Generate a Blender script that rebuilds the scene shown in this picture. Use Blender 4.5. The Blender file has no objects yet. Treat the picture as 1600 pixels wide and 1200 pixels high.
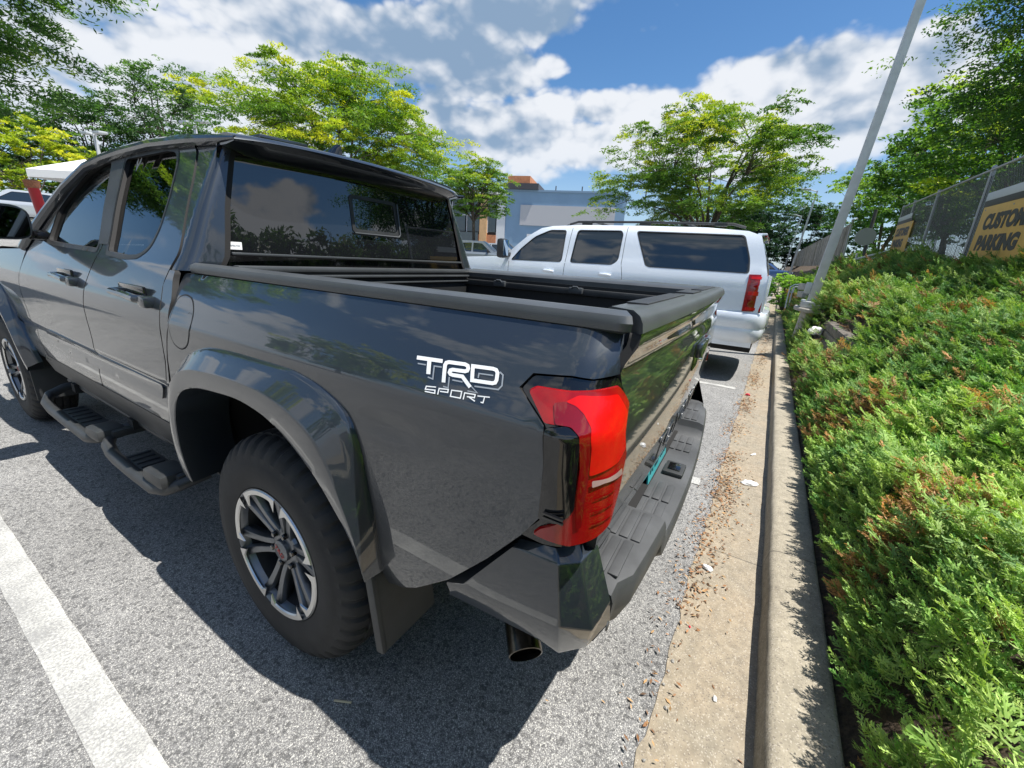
import bpy, bmesh, math, random
import numpy as np
from mathutils import Vector, Matrix, geometry
R = math.radians
SC = bpy.context.scene
COL = SC.collection
random.seed(7)
# ------------------------------------------------------------------ camera
cd = bpy.data.cameras.new('camera'); cam = bpy.data.objects.new('camera', cd); COL.objects.link(cam)
cam.matrix_world = (Matrix.Translation((-1.50874, -1.22057, 1.36374)) @ Matrix.Rotation(R(-59.0809), 4, 'Z')
                    @ Matrix.Rotation(R(73.6889), 4, 'X') @ Matrix.Rotation(R(3.5769), 4, 'Z'))
cd.sensor_fit = 'HORIZONTAL'; cd.sensor_width = 36; cd.lens = 36*645.15/1600
cd.clip_start = .02; cd.clip_end = 3000
SC.camera = cam
SC.render.engine = 'CYCLES'
SC.view_settings.view_transform = 'Standard'; SC.view_settings.look = 'None'
SC.view_settings.exposure = 0.62; SC.view_settings.gamma = 1
SC.cycles.max_bounces = 8; SC.cycles.transparent_max_bounces = 16; SC.cycles.sample_clamp_indirect = 6
SC.cycles.use_denoising = True
# ------------------------------------------------------------------ sun
SUN = Vector((.05, -.40, 1)).normalized()
SUN_EL = math.asin(SUN.z); SUN_AZ = math.atan2(SUN.x, SUN.y)
sl = bpy.data.lights.new('sun', 'SUN'); sl.energy = 5.4; sl.angle = R(.5); sl.color = (1, .955, .88)
sun = bpy.data.objects.new('sun', sl); COL.objects.link(sun)
sun.rotation_euler = SUN.to_track_quat('Z', 'Y').to_euler()
# ------------------------------------------------------------------ node helper
class NT:
    def __init__(s, tree): s.t = tree; s.n = tree.nodes; s.l = tree.links
    def node(s, typ, **k):
        n = s.n.new(typ)
        for a, v in k.items(): setattr(n, a, v)
        return n
    def put(s, sock, v):
        if isinstance(v, bpy.types.NodeSocket): s.l.new(v, sock)
        elif v is not None:
            if isinstance(v, (tuple, list)) and len(v) == 3 and sock.type == 'RGBA': v = (*v, 1)
            sock.default_value = v
    def math(s, op, a, b=None, c=None, clamp=False):
        n = s.node('ShaderNodeMath', operation=op, use_clamp=clamp)
        for i, v in enumerate((a, b, c)):
            if v is not None: s.put(n.inputs[i], v)
        return n.outputs[0]
    def vmath(s, op, a, b=None):
        n = s.node('ShaderNodeVectorMath', operation=op)
        s.put(n.inputs[0], a)
        if b is not None: s.put(n.inputs[1], b)
        return n.outputs['Value'] if op in ('LENGTH', 'DOT_PRODUCT', 'DISTANCE') else n.outputs[0]
    def noise(s, vec, scale, detail=4, rough=.55, dist=0):
        n = s.node('ShaderNodeTexNoise'); s.put(n.inputs['Vector'], vec)
        n.inputs['Scale'].default_value = scale; n.inputs['Detail'].default_value = detail
        n.inputs['Roughness'].default_value = rough; n.inputs['Distortion'].default_value = dist
        return n.outputs['Fac']
    def voro(s, vec, scale, feature='F1', out='Distance'):
        n = s.node('ShaderNodeTexVoronoi', feature=feature); s.put(n.inputs['Vector'], vec)
        n.inputs['Scale'].default_value = scale
        return n.outputs[out]
    def rng(s, v, a, b, c=0., d=1., smooth=False):
        n = s.node('ShaderNodeMapRange'); n.interpolation_type = 'SMOOTHSTEP' if smooth else 'LINEAR'
        s.put(n.inputs[0], v)
        for i, q in enumerate((a, b, c, d)): n.inputs[i+1].default_value = q
        return n.outputs[0]
    def mix(s, f, a, b, typ='MIX'):
        n = s.node('ShaderNodeMix', data_type='RGBA', blend_type=typ)
        s.put(n.inputs[0], f); s.put(n.inputs[6], a); s.put(n.inputs[7], b)
        return n.outputs[2]
    def bump(s, h, strength=.3, dist=.01):
        n = s.node('ShaderNodeBump'); s.put(n.inputs['Height'], h)
        n.inputs['Strength'].default_value = strength; n.inputs['Distance'].default_value = dist
        return n.outputs[0]
# ------------------------------------------------------------------ world: sky with cumulus
w = bpy.data.worlds.new('World'); SC.world = w; w.use_nodes = True
T = NT(w.node_tree); T.n.clear()
BLOBS = [(0.28, 0.926, 0.252, 0.082, 0.046, 1.0), (0.411, 0.876, 0.251, 0.176, 0.089, 1.0), (0.558, 0.744, 0.368, 0.268, 0.053, 1.0), (0.74, 0.519, 0.428, 0.115, 0.034, 0.9), (0.736, 0.578, 0.352, 0.116, 0.039, 0.95), (0.722, 0.637, 0.271, 0.057, 0.06, 0.8), (0.891, 0.338, 0.304, 0.135, 0.04, 0.9), (0.947, 0.031, 0.319, 0.133, 0.047, 1.0), (0.95, -0.1, 0.297, 0.104, 0.067, 1.0), (0.879, 0.408, 0.244, 0.324, 0.058, 0.9), (0.961, 0.118, 0.252, 0.278, 0.053, 0.9), (0.205, 0.961, 0.187, 0.079, 0.067, 0.9), (0.817, 0.448, 0.364, 0.043, 0.019, 0.6), (0.864, 0.285, 0.414, 0.033, 0.011, 0.35), (0.833, 0.464, 0.301, 0.077, 0.019, 0.6), (0.592, 0.649, 0.478, 0.458, 0.052, 0.6)]
tc = T.node('ShaderNodeTexCoord'); D = T.vmath('NORMALIZE', tc.outputs['Generated'])
sky = T.node('ShaderNodeTexSky', sky_type='NISHITA'); sky.sun_disc = False
sky.sun_elevation = SUN_EL; sky.sun_rotation = SUN_AZ; sky.altitude = 50; sky.dust_density = .6; sky.ozone_density = 2.2
hsv = T.node('ShaderNodeHueSaturation'); hsv.inputs['Saturation'].default_value = 1.25; hsv.inputs['Value'].default_value = 1.62
T.put(hsv.inputs['Color'], sky.outputs[0])
cov = None
for (a, b, c, rx, rz, st) in BLOBS:
    v = T.vmath('MULTIPLY', T.vmath('SUBTRACT', D, (a, b, c)), (1/rx, 1/rx, 1/rz))
    m = T.rng(T.vmath('LENGTH', v), 0.25, 1.7, st, 0, False)
    cov = m if cov is None else T.math('MAXIMUM', cov, m)
sep = T.node('ShaderNodeSeparateXYZ'); T.put(sep.inputs[0], D)
zc = T.math('MAXIMUM', sep.outputs[2], 0.0)
inv = T.math('DIVIDE', 1.0, T.math('ADD', zc, .18))
pl = T.vmath('MULTIPLY', D, (1, 1, 0)); sc_ = T.node('ShaderNodeVectorMath', operation='SCALE'); T.put(sc_.inputs[0], pl); T.put(sc_.inputs['Scale'], inv)
gen = T.rng(T.noise(sc_.outputs[0], 1.15, 3, .5), .43, .60, 0.0, 1.0)
front = T.rng(T.vmath('DOT_PRODUCT', D, (.834, .53, .149)), .28, .62, 1, 0, True)
up_ = T.rng(sep.outputs[2], .48, .70, 0, 1, True)
reg = T.math('MAXIMUM', front, up_)
cv = T.math('ADD', T.math('MULTIPLY', cov, T.math('SUBTRACT', 1.0, reg)), T.math('MULTIPLY', gen, reg))
Ds = T.vmath('MULTIPLY', D, (1, 1, 1.55))
def billow(vec, det=9):
    wv = T.vmath('ADD', vec, T.vmath('MULTIPLY', T.vmath('SUBTRACT', T_noise_col(vec, 9), (.5, .5, .5)), (.05, .05, .05)))
    v = T.math('MULTIPLY', T.math('SUBTRACT', T.noise(vec, 4.6, det, .50), .5), 1.40)
    for sc, am in ((9., .36), (23., .22), (58., .11)):
        if det < 6 and sc > 30: continue
        v = T.math('ADD', v, T.math('MULTIPLY', T.math('SUBTRACT', .42, T.voro(wv, sc, 'F1')), am))
    return v
def T_noise_col(vec, sc):
    n = T.node('ShaderNodeTexNoise'); T.put(n.inputs['Vector'], vec); n.inputs['Scale'].default_value = sc; n.inputs['Detail'].default_value = 3; return n.outputs['Color']
f1 = billow(Ds); f2 = billow(T.vmath('ADD', Ds, (.004, -.014, .040)), 5)
dens = T.math('ADD', T.math('MULTIPLY', cv, 1.02), f1)
alpha = T.rng(dens, .22, .50, 0, 1, True)
lit = T.math('ADD', .74, T.math('MULTIPLY', T.math('SUBTRACT', f1, f2), 2.0))
core = T.rng(dens, .75, 1.5, 0, .40)
lit = T.math('SUBTRACT', lit, core)
big = T.noise(Ds, 2.1, 3, .5)
lit = T.math('ADD', lit, T.math('MULTIPLY', T.math('SUBTRACT', big, .47), 2.4))
lit = T.math('SUBTRACT', lit, T.rng(sep.outputs[2], .22, .42, 0, .42))
lit = T.rng(lit, .0, .85, 0, 1, True)
cc = T.mix(lit, (2.9, 4.2, 6.0), (9.6, 9.9, 10.4))
skyc = T.mix(T.math('MULTIPLY', alpha, .97), hsv.outputs[0], cc)
haze = T.rng(sep.outputs[2], .0, .30, .55, 0, True)
skyc = T.mix(haze, skyc, (5.6, 7.2, 9.4))
bg = T.node('ShaderNodeBackground'); T.put(bg.inputs[0], skyc); bg.inputs[1].default_value = .060
ow = T.node('ShaderNodeOutputWorld'); T.l.new(bg.outputs[0], ow.inputs[0])
w.cycles.sampling_method = 'MANUAL'; w.cycles.sample_map_resolution = 512

# ------------------------------------------------------------------ object helpers
def tag(o, label=None, cat=None, group=None, kind=None):
    if label: o['label'] = label
    if cat: o['category'] = cat
    if group: o['group'] = group
    if kind: o['kind'] = kind
    return o
def empty(name, loc=(0, 0, 0), rz=0, **k):
    o = bpy.data.objects.new(name, None); COL.objects.link(o); o.location = loc; o.rotation_euler = (0, 0, rz)
    o.empty_display_size = .2
    return tag(o, **k)
def link(name, me, mat, parent=None, **k):
    o = bpy.data.objects.new(name, me); COL.objects.link(o)
    if mat is not None and not me.materials:
        for m in (mat if isinstance(mat, (list, tuple)) else [mat]): me.materials.append(m)
    if parent is not None: o.parent = parent
    return tag(o, **k)
def copy_tree(o, parent=None):
    c = o.copy(); COL.objects.link(c)
    if parent is not None: c.parent = parent
    for ch in list(o.children): copy_tree(ch, c)
    return c
def raw_mesh(name, V, F, colors=None, smooth=False):
    """V (n,3) array; F (m,k) array of equal-length faces."""
    V = np.asarray(V, np.float32); F = np.asarray(F, np.int32)
    me = bpy.data.meshes.new(name); m, k = F.shape
    me.vertices.add(len(V)); me.vertices.foreach_set('co', V.ravel())
    me.loops.add(m*k); me.loops.foreach_set('vertex_index', F.ravel())
    me.polygons.add(m); me.polygons.foreach_set('loop_start', np.arange(0, m*k, k, dtype=np.int32))
    me.polygons.foreach_set('loop_total', np.full(m, k, np.int32))
    if smooth: me.polygons.foreach_set('use_smooth', np.ones(m, bool))
    me.update(calc_edges=True)
    if colors is not None:
        a = me.color_attributes.new('tint', 'FLOAT_COLOR', 'POINT')
        c = np.ones((len(V), 4), np.float32); c[:, :3] = colors; a.data.foreach_set('color', c.ravel())
    return me
class MB:
    """collects shapes into one mesh"""
    def __init__(s): s.v = []; s.f = []; s.mi = []; s.sm = []; s.M = Matrix(); s.m = 0
    def add(s, vs, fs, smooth=False):
        b = len(s.v); s.v += [tuple(s.M @ Vector(v)) for v in vs]
        for f in fs: s.f.append(tuple(b+i for i in f)); s.mi.append(s.m); s.sm.append(smooth)
        return s
    def box(s, c, d, rot=None, taper=1.0):
        hx, hy, hz = d[0]/2, d[1]/2, d[2]/2; vs = []
        for z in (-1, 1):
            t = taper if z > 0 else 1
            for x, y in ((-1, -1), (1, -1), (1, 1), (-1, 1)): vs.append(Vector((x*hx*t, y*hy*t, z*hz)))
        if rot is not None: vs = [rot @ v for v in vs]
        vs = [v+Vector(c) for v in vs]
        return s.add(vs, [(3, 2, 1, 0), (4, 5, 6, 7), (0, 1, 5, 4), (1, 2, 6, 5), (2, 3, 7, 6), (3, 0, 4, 7)])
    def cbox(s, c, d, b=.01, rot=None):
        """box with chamfered edges"""
        bm = bmesh.new(); bmesh.ops.create_cube(bm, size=1)
        for v in bm.verts: v.co = Vector((v.co.x*d[0], v.co.y*d[1], v.co.z*d[2]))
        bmesh.ops.bevel(bm, geom=bm.edges[:], offset=min(b, min(d)*.45), segments=2, affect='EDGES', profile=.6)
        bm.verts.ensure_lookup_table()
        vs = [v.co.copy() for v in bm.verts]; fs = [tuple(v.index for v in f.verts) for f in bm.faces]; bm.free()
        if rot is not None: vs = [rot @ v for v in vs]
        return s.add([v+Vector(c) for v in vs], fs, True)
    def tube(s, pts, r, n=8, cap=True, smooth=True):
        pts = [Vector(p) for p in pts]; k = len(pts); rs = r if isinstance(r, (list, tuple)) else [r]*k
        vs = []; t0 = (pts[1]-pts[0]).normalized(); ref = Vector((0, 0, 1)) if abs(t0.z) < .9 else Vector((1, 0, 0))
        x = t0.cross(ref).normalized()
        for i in range(k):
            t = (pts[min(i+1, k-1)]-pts[max(i-1, 0)]).normalized()
            x = (x-t*x.dot(t)).normalized(); y = t.cross(x)
            for j in range(n):
                a = 2*math.pi*j/n; vs.append(pts[i]+(x*math.cos(a)+y*math.sin(a))*rs[i])
        fs = [(i*n+j, i*n+(j+1) % n, (i+1)*n+(j+1) % n, (i+1)*n+j) for i in range(k-1) for j in range(n)]
        s.add(vs, fs, smooth)
        if cap: 
            s.add(vs[:n], [tuple(reversed(range(n)))]); s.add(vs[-n:], [tuple(range(n))])
        return s
    def lathe(s, prof, n=32, axis='X', c=(0, 0, 0), a0=0, a1=2*math.pi, mod=None, smooth=True):
        """prof: list of (offset along the axis, radius)"""
        full = abs(a1-a0-2*math.pi) < 1e-6; cols = n if full else n+1; vs = []
        for i in range(cols):
            a = a0+(a1-a0)*i/n
            for j, (h, r) in enumerate(prof):
                if mod: r = mod(i, j, r)
                p = {'X': (h, r*math.cos(a), r*math.sin(a)), 'Y': (r*math.cos(a), h, r*math.sin(a)), 'Z': (r*math.cos(a), r*math.sin(a), h)}[axis]
                vs.append(Vector(p)+Vector(c))
        k = len(prof); fs = []
        for i in range(n):
            q = (i+1) % cols
            for j in range(k-1): fs.append((i*k+j, q*k+j, q*k+j+1, i*k+j+1))
        return s.add(vs, fs, smooth)
    def prism(s, poly, z0, z1, plane='XY', smooth=False):
        """extruded polygon; plane names the polygon's two axes, z0..z1 runs along the third"""
        n = len(poly); vs = []
        for z in (z0, z1):
            for a, b in poly: vs.append({'XY': (a, b, z), 'YZ': (z, a, b), 'XZ': (a, z, b)}[plane])
        fs = [tuple(range(n-1, -1, -1)), tuple(range(n, 2*n))]+[(i, (i+1) % n, n+(i+1) % n, n+i) for i in range(n)]
        return s.add(vs, fs, smooth)
    def loft(s, rings, closed=True, cap=True, smooth=True):
        n = len(rings[0]); vs = [p for r in rings for p in r]; e = n if closed else n-1
        fs = [(i*n+j, i*n+(j+1) % n, (i+1)*n+(j+1) % n, (i+1)*n+j) for i in range(len(rings)-1) for j in range(e)]
        s.add(vs, fs, smooth)
        if cap and closed: s.add(rings[0], [tuple(reversed(range(n)))]); s.add(rings[-1], [tuple(range(n))])
        return s
    def build(s, name, mat, parent=None, bevel=0, angle=35, merge=0, recalc=True, seg=2, **k):
        me = bpy.data.meshes.new(name); bm = bmesh.new()
        vs = [bm.verts.new(v) for v in s.v]
        for f, mi, sm in zip(s.f, s.mi, s.sm):
            try: q = bm.faces.new([vs[i] for i in f]); q.material_index = mi; q.smooth = sm
            except ValueError: pass
        if merge or bevel: bmesh.ops.remove_doubles(bm, verts=bm.verts, dist=merge or 1e-5)
        if recalc: bmesh.ops.recalc_face_normals(bm, faces=bm.faces[:])
        if bevel:
            es = [e for e in bm.edges if len(e.link_faces) == 2 and e.calc_face_angle(0) > R(25)]
            bmesh.ops.bevel(bm, geom=es, offset=bevel, segments=seg, affect='EDGES', profile=.6, clamp_overlap=True)
            for f in bm.faces: f.smooth = True
        bm.to_mesh(me); bm.free()
        o = link(name, me, mat, parent, **k)
        if bevel or any(s.sm):
            me.set_sharp_from_angle(angle=R(angle))
        return o
# panels cut to any outline from a smooth surface, with exact normals
def pip(P, poly):
    P = np.asarray(P); poly = np.asarray(poly); x, y = P[:, 0], P[:, 1]; c = np.zeros(len(P), bool); j = len(poly)-1
    for i in range(len(poly)):
        xi, yi = poly[i]; xj, yj = poly[j]
        m = ((yi > y) != (yj > y)) & (x < (xj-xi)*(y-yi)/(yj-yi+1e-15)+xi); c ^= m; j = i
    return c
def resample(poly, sp, closed=True):
    out = []; n = len(poly)
    for i in range(n if closed else n-1):
        a = np.array(poly[i], float); b = np.array(poly[(i+1) % n], float); k = max(1, int(np.ceil(np.linalg.norm(b-a)/sp)))
        for q in range(k): out.append(a+(b-a)*q/k)
    if not closed: out.append(np.array(poly[-1], float))
    return np.array(out)
def fillet(poly, r, n=4):
    P = [np.array(p, float) for p in poly]; out = []
    for i, p in enumerate(P):
        a = P[i-1]; b = P[(i+1) % len(P)]; da = a-p; db = b-p; la = np.linalg.norm(da); lb = np.linalg.norm(db)
        rr = min(r, la*.45, lb*.45); s = p+da/la*rr; e = p+db/lb*rr
        for t in np.linspace(0, 1, n+1): out.append(tuple((1-t)**2*s+2*t*(1-t)*p+t*t*e))
    return out
def panel(name, outline, f, mat, parent=None, sp=.03, holes=(), out=(-1, 0, 0), rim=None, esp=None, rim_mat=None, **k):
    esp = esp or sp
    loops = [resample(outline, esp)]+[resample(h, esp) for h in holes]
    lo = loops[0].min(0); hi = loops[0].max(0)
    gx = np.arange(lo[0], hi[0], sp); gy = np.arange(lo[1], hi[1], sp*.87)
    G = np.array([(x+(j % 2)*sp/2, y) for j, y in enumerate(gy) for x in gx])
    E = np.concatenate(loops)
    ok = pip(G, loops[0])
    for h in loops[1:]: ok &= ~pip(G, h)
    G = G[ok]
    if len(G):
        dmin = np.min(np.linalg.norm(G[:, None]-E[None], axis=2), axis=1); G = G[dmin > esp*.5]
    pts = np.concatenate([E, G]) if len(G) else E
    edges = []; b = 0
    for L in loops:
        n = len(L); edges += [(b+i, b+(i+1) % n) for i in range(n)]; b += n
    r = geometry.delaunay_2d_cdt([Vector(p) for p in pts], edges, [], 0, 1e-6)
    vv = np.array([tuple(v) for v in r[0]]); fc = [tuple(f_) for f_ in r[2]]
    cen = np.array([vv[list(f_)].mean(0) for f_ in fc]); ok = pip(cen, loops[0])
    for h in loops[1:]: ok &= ~pip(cen, h)
    fc = [f_ for f_, o_ in zip(fc, ok) if o_]
    u, v = vv[:, 0], vv[:, 1]; e = 1e-3
    P = np.stack(f(u, v), 1); N = np.cross(np.stack(f(u+e, v), 1)-np.stack(f(u-e, v), 1), np.stack(f(u, v+e), 1)-np.stack(f(u, v-e), 1))
    N /= np.linalg.norm(N, axis=1)[:, None]+1e-12
    sg = np.sign(np.median(N@np.array(out))) or 1; N *= sg
    faces = []
    for a, b_, c in fc:
        n = np.cross(P[b_]-P[a], P[c]-P[a]); faces.append((a, b_, c) if n@(N[a]+N[b_]+N[c]) > 0 else (a, c, b_))
    V = [tuple(p) for p in P]; nn = [tuple(n) for n in N]; base = len(V)
    if rim is not None:
        rim = np.array(rim, float)
        for L in loops:
            Q = np.stack(f(L[:, 0], L[:, 1]), 1); n = len(Q); b0 = len(V)
            V += [tuple(q) for q in Q]+[tuple(q+rim) for q in Q]; nn += [(0, 0, 0)]*(2*n)
            for i in range(n): j = (i+1) % n; faces.append((b0+i, b0+j, b0+n+j, b0+n+i))
    me = bpy.data.meshes.new(name); me.from_pydata(V, [], faces)
    me.polygons.foreach_set('use_smooth', [True]*len(me.polygons)); me.update()
    me.normals_split_custom_set_from_vertices(nn)
    if rim_mat is not None:
        me.materials.append(mat); me.materials.append(rim_mat); nf = len(fc); me.polygons.foreach_set('material_index', [0]*nf+[1]*(len(me.polygons)-nf))
    return link(name, me, mat, parent, **k)
def strip(name, path, half, mat, parent=None, nx=14, crown=None, cx=0., **k):
    """sheet spanning left to right over a side-view path of (y, z); half(z) is the half width"""
    V = []; n = len(path)
    for i, (y, z) in enumerate(path):
        h = float(half(z)) if callable(half) else half[i]; c = (crown[i] if crown is not None else 0)
        for j in range(nx+1):
            t = -1+2*j/nx; V.append((cx+h*t, y, z+c*(1-t*t)))
    F = [(i*(nx+1)+j, i*(nx+1)+j+1, (i+1)*(nx+1)+j+1, (i+1)*(nx+1)+j) for i in range(n-1) for j in range(nx)]
    me = raw_mesh(name, V, F, smooth=True)
    me.set_sharp_from_angle(angle=R(40))
    return link(name, me, mat, parent, **k)
def text_mesh(body, size, thick, font_scale_x=1., shear=0., spacing=1., bold=0.):
    cu = bpy.data.curves.new('lettering', 'FONT'); cu.body = body; cu.size = size; cu.extrude = thick; cu.shear = shear; cu.offset = bold
    cu.align_x = 'CENTER'; cu.align_y = 'CENTER'; cu.space_character = spacing
    o = bpy.data.objects.new('lettering', cu); COL.objects.link(o)
    bpy.context.view_layer.update()
    me = bpy.data.meshes.new_from_object(o.evaluated_get(bpy.context.evaluated_depsgraph_get()))
    bpy.data.objects.remove(o); me.transform(Matrix.Diagonal((font_scale_x, 1, 1, 1)))
    return me
# ------------------------------------------------------------------ materials
def mat(name, color=(.5, .5, .5), rough=.5, metal=0., coat=0., spec=.5, bump=None, var=None, emis=None, ior=None, coat_rough=.03):
    m = bpy.data.materials.new(name); m.use_nodes = True; t = NT(m.node_tree)
    p = t.n['Principled BSDF']
    p.inputs['Roughness'].default_value = rough; p.inputs['Metallic'].default_value = metal
    p.inputs['Coat Weight'].default_value = coat; p.inputs['Coat Roughness'].default_value = coat_rough
    p.inputs['Specular IOR Level'].default_value = spec
    tc = t.node('ShaderNodeTexCoord'); P = tc.outputs['Object']
    c = color
    if var:   # (scale, amount) brightness variation
        f = t.rng(t.noise(P, var[0], 5, .6), .3, .7, 1-var[1], 1+var[1])
        c = t.mix(1.0, color, f, 'MULTIPLY')
    t.put(p.inputs['Base Color'], c)
    if bump: t.put(p.inputs['Normal'], t.bump(t.noise(P, bump[0], 4, .6), bump[1], bump[2] if len(bump) > 2 else .002))
    if emis: t.put(p.inputs['Emission Color'], emis[0]); p.inputs['Emission Strength'].default_value = emis[1]
    m['p'] = 1
    return m
def paint(name, color, metal=.6, rough=.38, dust=.10, coat=1.):
    m = mat(name, color, rough, metal, coat); t = NT(m.node_tree); p = t.n['Principled BSDF']; p.inputs['Coat IOR'].default_value = 1.62
    P = t.node('ShaderNodeTexCoord').outputs['Object']
    fl = t.rng(t.noise(P, 2200, 1, .5), .35, .65, .86, 1.16)
    c = t.mix(1.0, color, fl, 'MULTIPLY')
    sx = t.node('ShaderNodeSeparateXYZ'); t.put(sx.inputs[0], P)
    low = t.rng(sx.outputs[2], .95, .50, 0, 1, True)
    sp = t.rng(t.noise(P, 160, 3, .7), .54, .72, 0, 1); bigp = t.rng(t.noise(P, 5, 4, .6), .35, .7, 0, 1)
    d = t.math('MULTIPLY', t.math('ADD', t.math('MULTIPLY', low, .8), .12), t.math('MULTIPLY', bigp, t.math('ADD', sp, .35)))
    d = t.math('MULTIPLY', d, dust*3, clamp=True)
    c = t.mix(d, c, (.23, .205, .17))
    t.put(p.inputs['Base Color'], c); t.put(p.inputs['Metallic'], t.math('MULTIPLY', metal, t.math('SUBTRACT', 1.0, d)))
    t.put(p.inputs['Coat Roughness'], t.math('ADD', .025, t.math('MULTIPLY', d, .5)))
    return m
M = {}
M['paint'] = paint('graphite metallic paint', (.024, .032, .043), metal=.50, rough=.38, dust=.03)
M['white_paint'] = paint('silver white paint', (.78, .84, .92), metal=.25, rough=.45, dust=.02)
M['silver_paint'] = paint('silver car paint', (.50, .53, .56), metal=.5, dust=.02)
M['blue_paint'] = paint('blue car paint', (.05, .13, .33), metal=.3, dust=.02)
M['grey_paint'] = paint('grey truck paint', (.22, .25, .28), metal=.5, dust=.02)
M['trim'] = mat('grained black plastic', (.030, .032, .034), .48, spec=.5, bump=(700, .25, .0008), var=(9, .25))
M['rail'] = mat('satin dark rail cap plastic', (.060, .066, .071), .33, spec=.6, bump=(800, .15, .0006), var=(7, .15))
M['liner'] = mat('black bed composite', (.012, .013, .014), .62, bump=(300, .35, .001), var=(6, .3))
M['gloss_black'] = mat('gloss black', (.006, .006, .007), .06, coat=.6)
M['dark'] = mat('flat underbody black', (.010, .010, .011), .8)
M['cloth'] = mat('dark seat cloth', (.035, .035, .038), .85, bump=(500, .3))
M['step'] = mat('worn step pad plastic', (.060, .063, .068), .55, bump=(500, .3, .001), var=(5, .35))
M['rubber'] = mat('tyre rubber', (.013, .013, .014), .75, bump=(420, .35, .0012), var=(14, .35))
M['rim_dark'] = mat('dark grey alloy', (.17, .18, .195), .34, metal=.8, var=(12, .15))
M['rim_bright'] = mat('machined alloy', (.62, .62, .61), .28, metal=.85, bump=(300, .1))
M['chrome'] = mat('chrome', (.72, .73, .74), .12, metal=1.)
M['steel'] = mat('brushed steel tip', (.11, .10, .085), .25, metal=1., var=(40, .4))
M['decal_white'] = mat('white decal', (.80, .82, .84), .35, coat=.3)
M['decal_grey'] = mat('grey decal', (.27, .30, .34), .35, coat=.3)
M['red_text'] = mat('red lettering', (.45, .03, .03), .4)
M['lamp_red'] = mat('red lamp lens', (.30, .003, .004), .22, coat=.5, spec=.5, var=(30, .2))
M['lamp_bright'] = mat('bright red reflector', (.62, .005, .004), .26, coat=.35, spec=.4, bump=(200, .12, .002), var=(60, .08), emis=None)
M['lamp_dark'] = mat('deep red lamp lens', (.20, .003, .004), .08, coat=1.)
M['lamp_clear'] = mat('clear reverse strip', (.46, .30, .29), .15, coat=1.)
M['white_plastic'] = mat('white sticker', (.78, .79, .80), .5)
M['plate_teal'] = mat('teal plate', (.05, .42, .47), .35)
M['plate_dark'] = mat('plate lettering', (.02, .03, .05), .4)
def glass(name, tint, refl=1.):
    m = bpy.data.materials.new(name); m.use_nodes = True; t = NT(m.node_tree); t.n.clear()
    o = t.node('ShaderNodeOutputMaterial'); tr = t.node('ShaderNodeBsdfTransparent'); gl = t.node('ShaderNodeBsdfGlossy')
    t.put(tr.inputs[0], tint); gl.inputs[0].default_value = (refl, refl, refl, 1); gl.inputs['Roughness'].default_value = .01
    fr = t.node('ShaderNodeFresnel'); fr.inputs[0].default_value = 1.58
    mx = t.node('ShaderNodeMixShader'); t.l.new(fr.outputs[0], mx.inputs[0]); t.l.new(tr.outputs[0], mx.inputs[1]); t.l.new(gl.outputs[0], mx.inputs[2])
    t.l.new(mx.outputs[0], o.inputs[0]); return m
M['glass_tint'] = glass('privacy glass', (.10, .115, .115))
M['glass_rear'] = glass('dark privacy glass', (.035, .04, .045))
M['glass_door'] = glass('green tinted glass', (.42, .52, .47))
M['glass_screen'] = glass('windscreen glass', (.55, .75, .64))
M['glass_far'] = mat('far vehicle glass', (.012, .018, .024), .04, coat=.8, spec=.8)
M['glass_house'] = mat('building glazing', (.05, .07, .08), .12, spec=.8)
M['mirror'] = mat('mirror glass', (.55, .65, .72), .02, metal=1.)
M['lamp_post'] = mat('painted light grey steel', (.50, .52, .54), .45, metal=.2, bump=(30, .15), var=(6, .12))
M['concrete_base'] = mat('cast concrete', (.42, .40, .36), .85, bump=(60, .4, .004), var=(12, .25))
M['wood_wall'] = mat('weathered retaining timber', (.13, .115, .10), .9, bump=(40, .6, .006), var=(9, .4))
M['canvas'] = mat('white tent canvas', (.80, .80, .80), .8)
M['red_post'] = mat('red painted post', (.55, .02, .03), .4, coat=.2)
M['rust'] = mat('rusty cap', (.42, .17, .09), .8, var=(30, .4))
M['blue_wall'] = mat('blue wall cladding', (.22, .34, .48), .75, var=(.6, .05))
M['panel_grey'] = mat('pale grey sign panel', (.48, .48, .50), .7)
M['orange_brick'] = mat('orange brick', (.48, .20, .10), .85, var=(3, .2))
M['tan_wall'] = mat('tan pilaster', (.62, .38, .19), .8, var=(2, .1))
M['white_wall'] = mat('white trim wall', (.66, .68, .70), .7)
M['roof_dark'] = mat('dark roof edge', (.06, .06, .07), .7)
M['sign_yellow'] = mat('amber sign board', (.62, .36, .075), .55, var=(3, .12))
M['sign_black'] = mat('sign black', (.035, .033, .03), .55)
M['sign_white'] = mat('sign white strip', (.50, .52, .54), .5)
M['galv'] = mat('galvanised fence metal', (.36, .37, .38), .5, metal=.5)
M['slat'] = mat('grey green fence slat', (.030, .032, .028), .7, var=(4, .3))
M['fence_wire'] = mat('dull fence wire', (.20, .205, .21), .6, metal=.4)
M['slat_tan'] = mat('weathered fence slat', (.27, .25, .21), .8, var=(2.5, .35))
M['bark'] = mat('tree bark', (.085, .070, .058), .9, bump=(30, .8, .01), var=(8, .35))
M['petal'] = mat('red petal', (.65, .03, .06), .6)
M['paper'] = mat('white paper scrap', (.75, .75, .74), .8)
M['stone'] = mat('pebble', (.30, .29, .27), .8, var=(20, .4))

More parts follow.
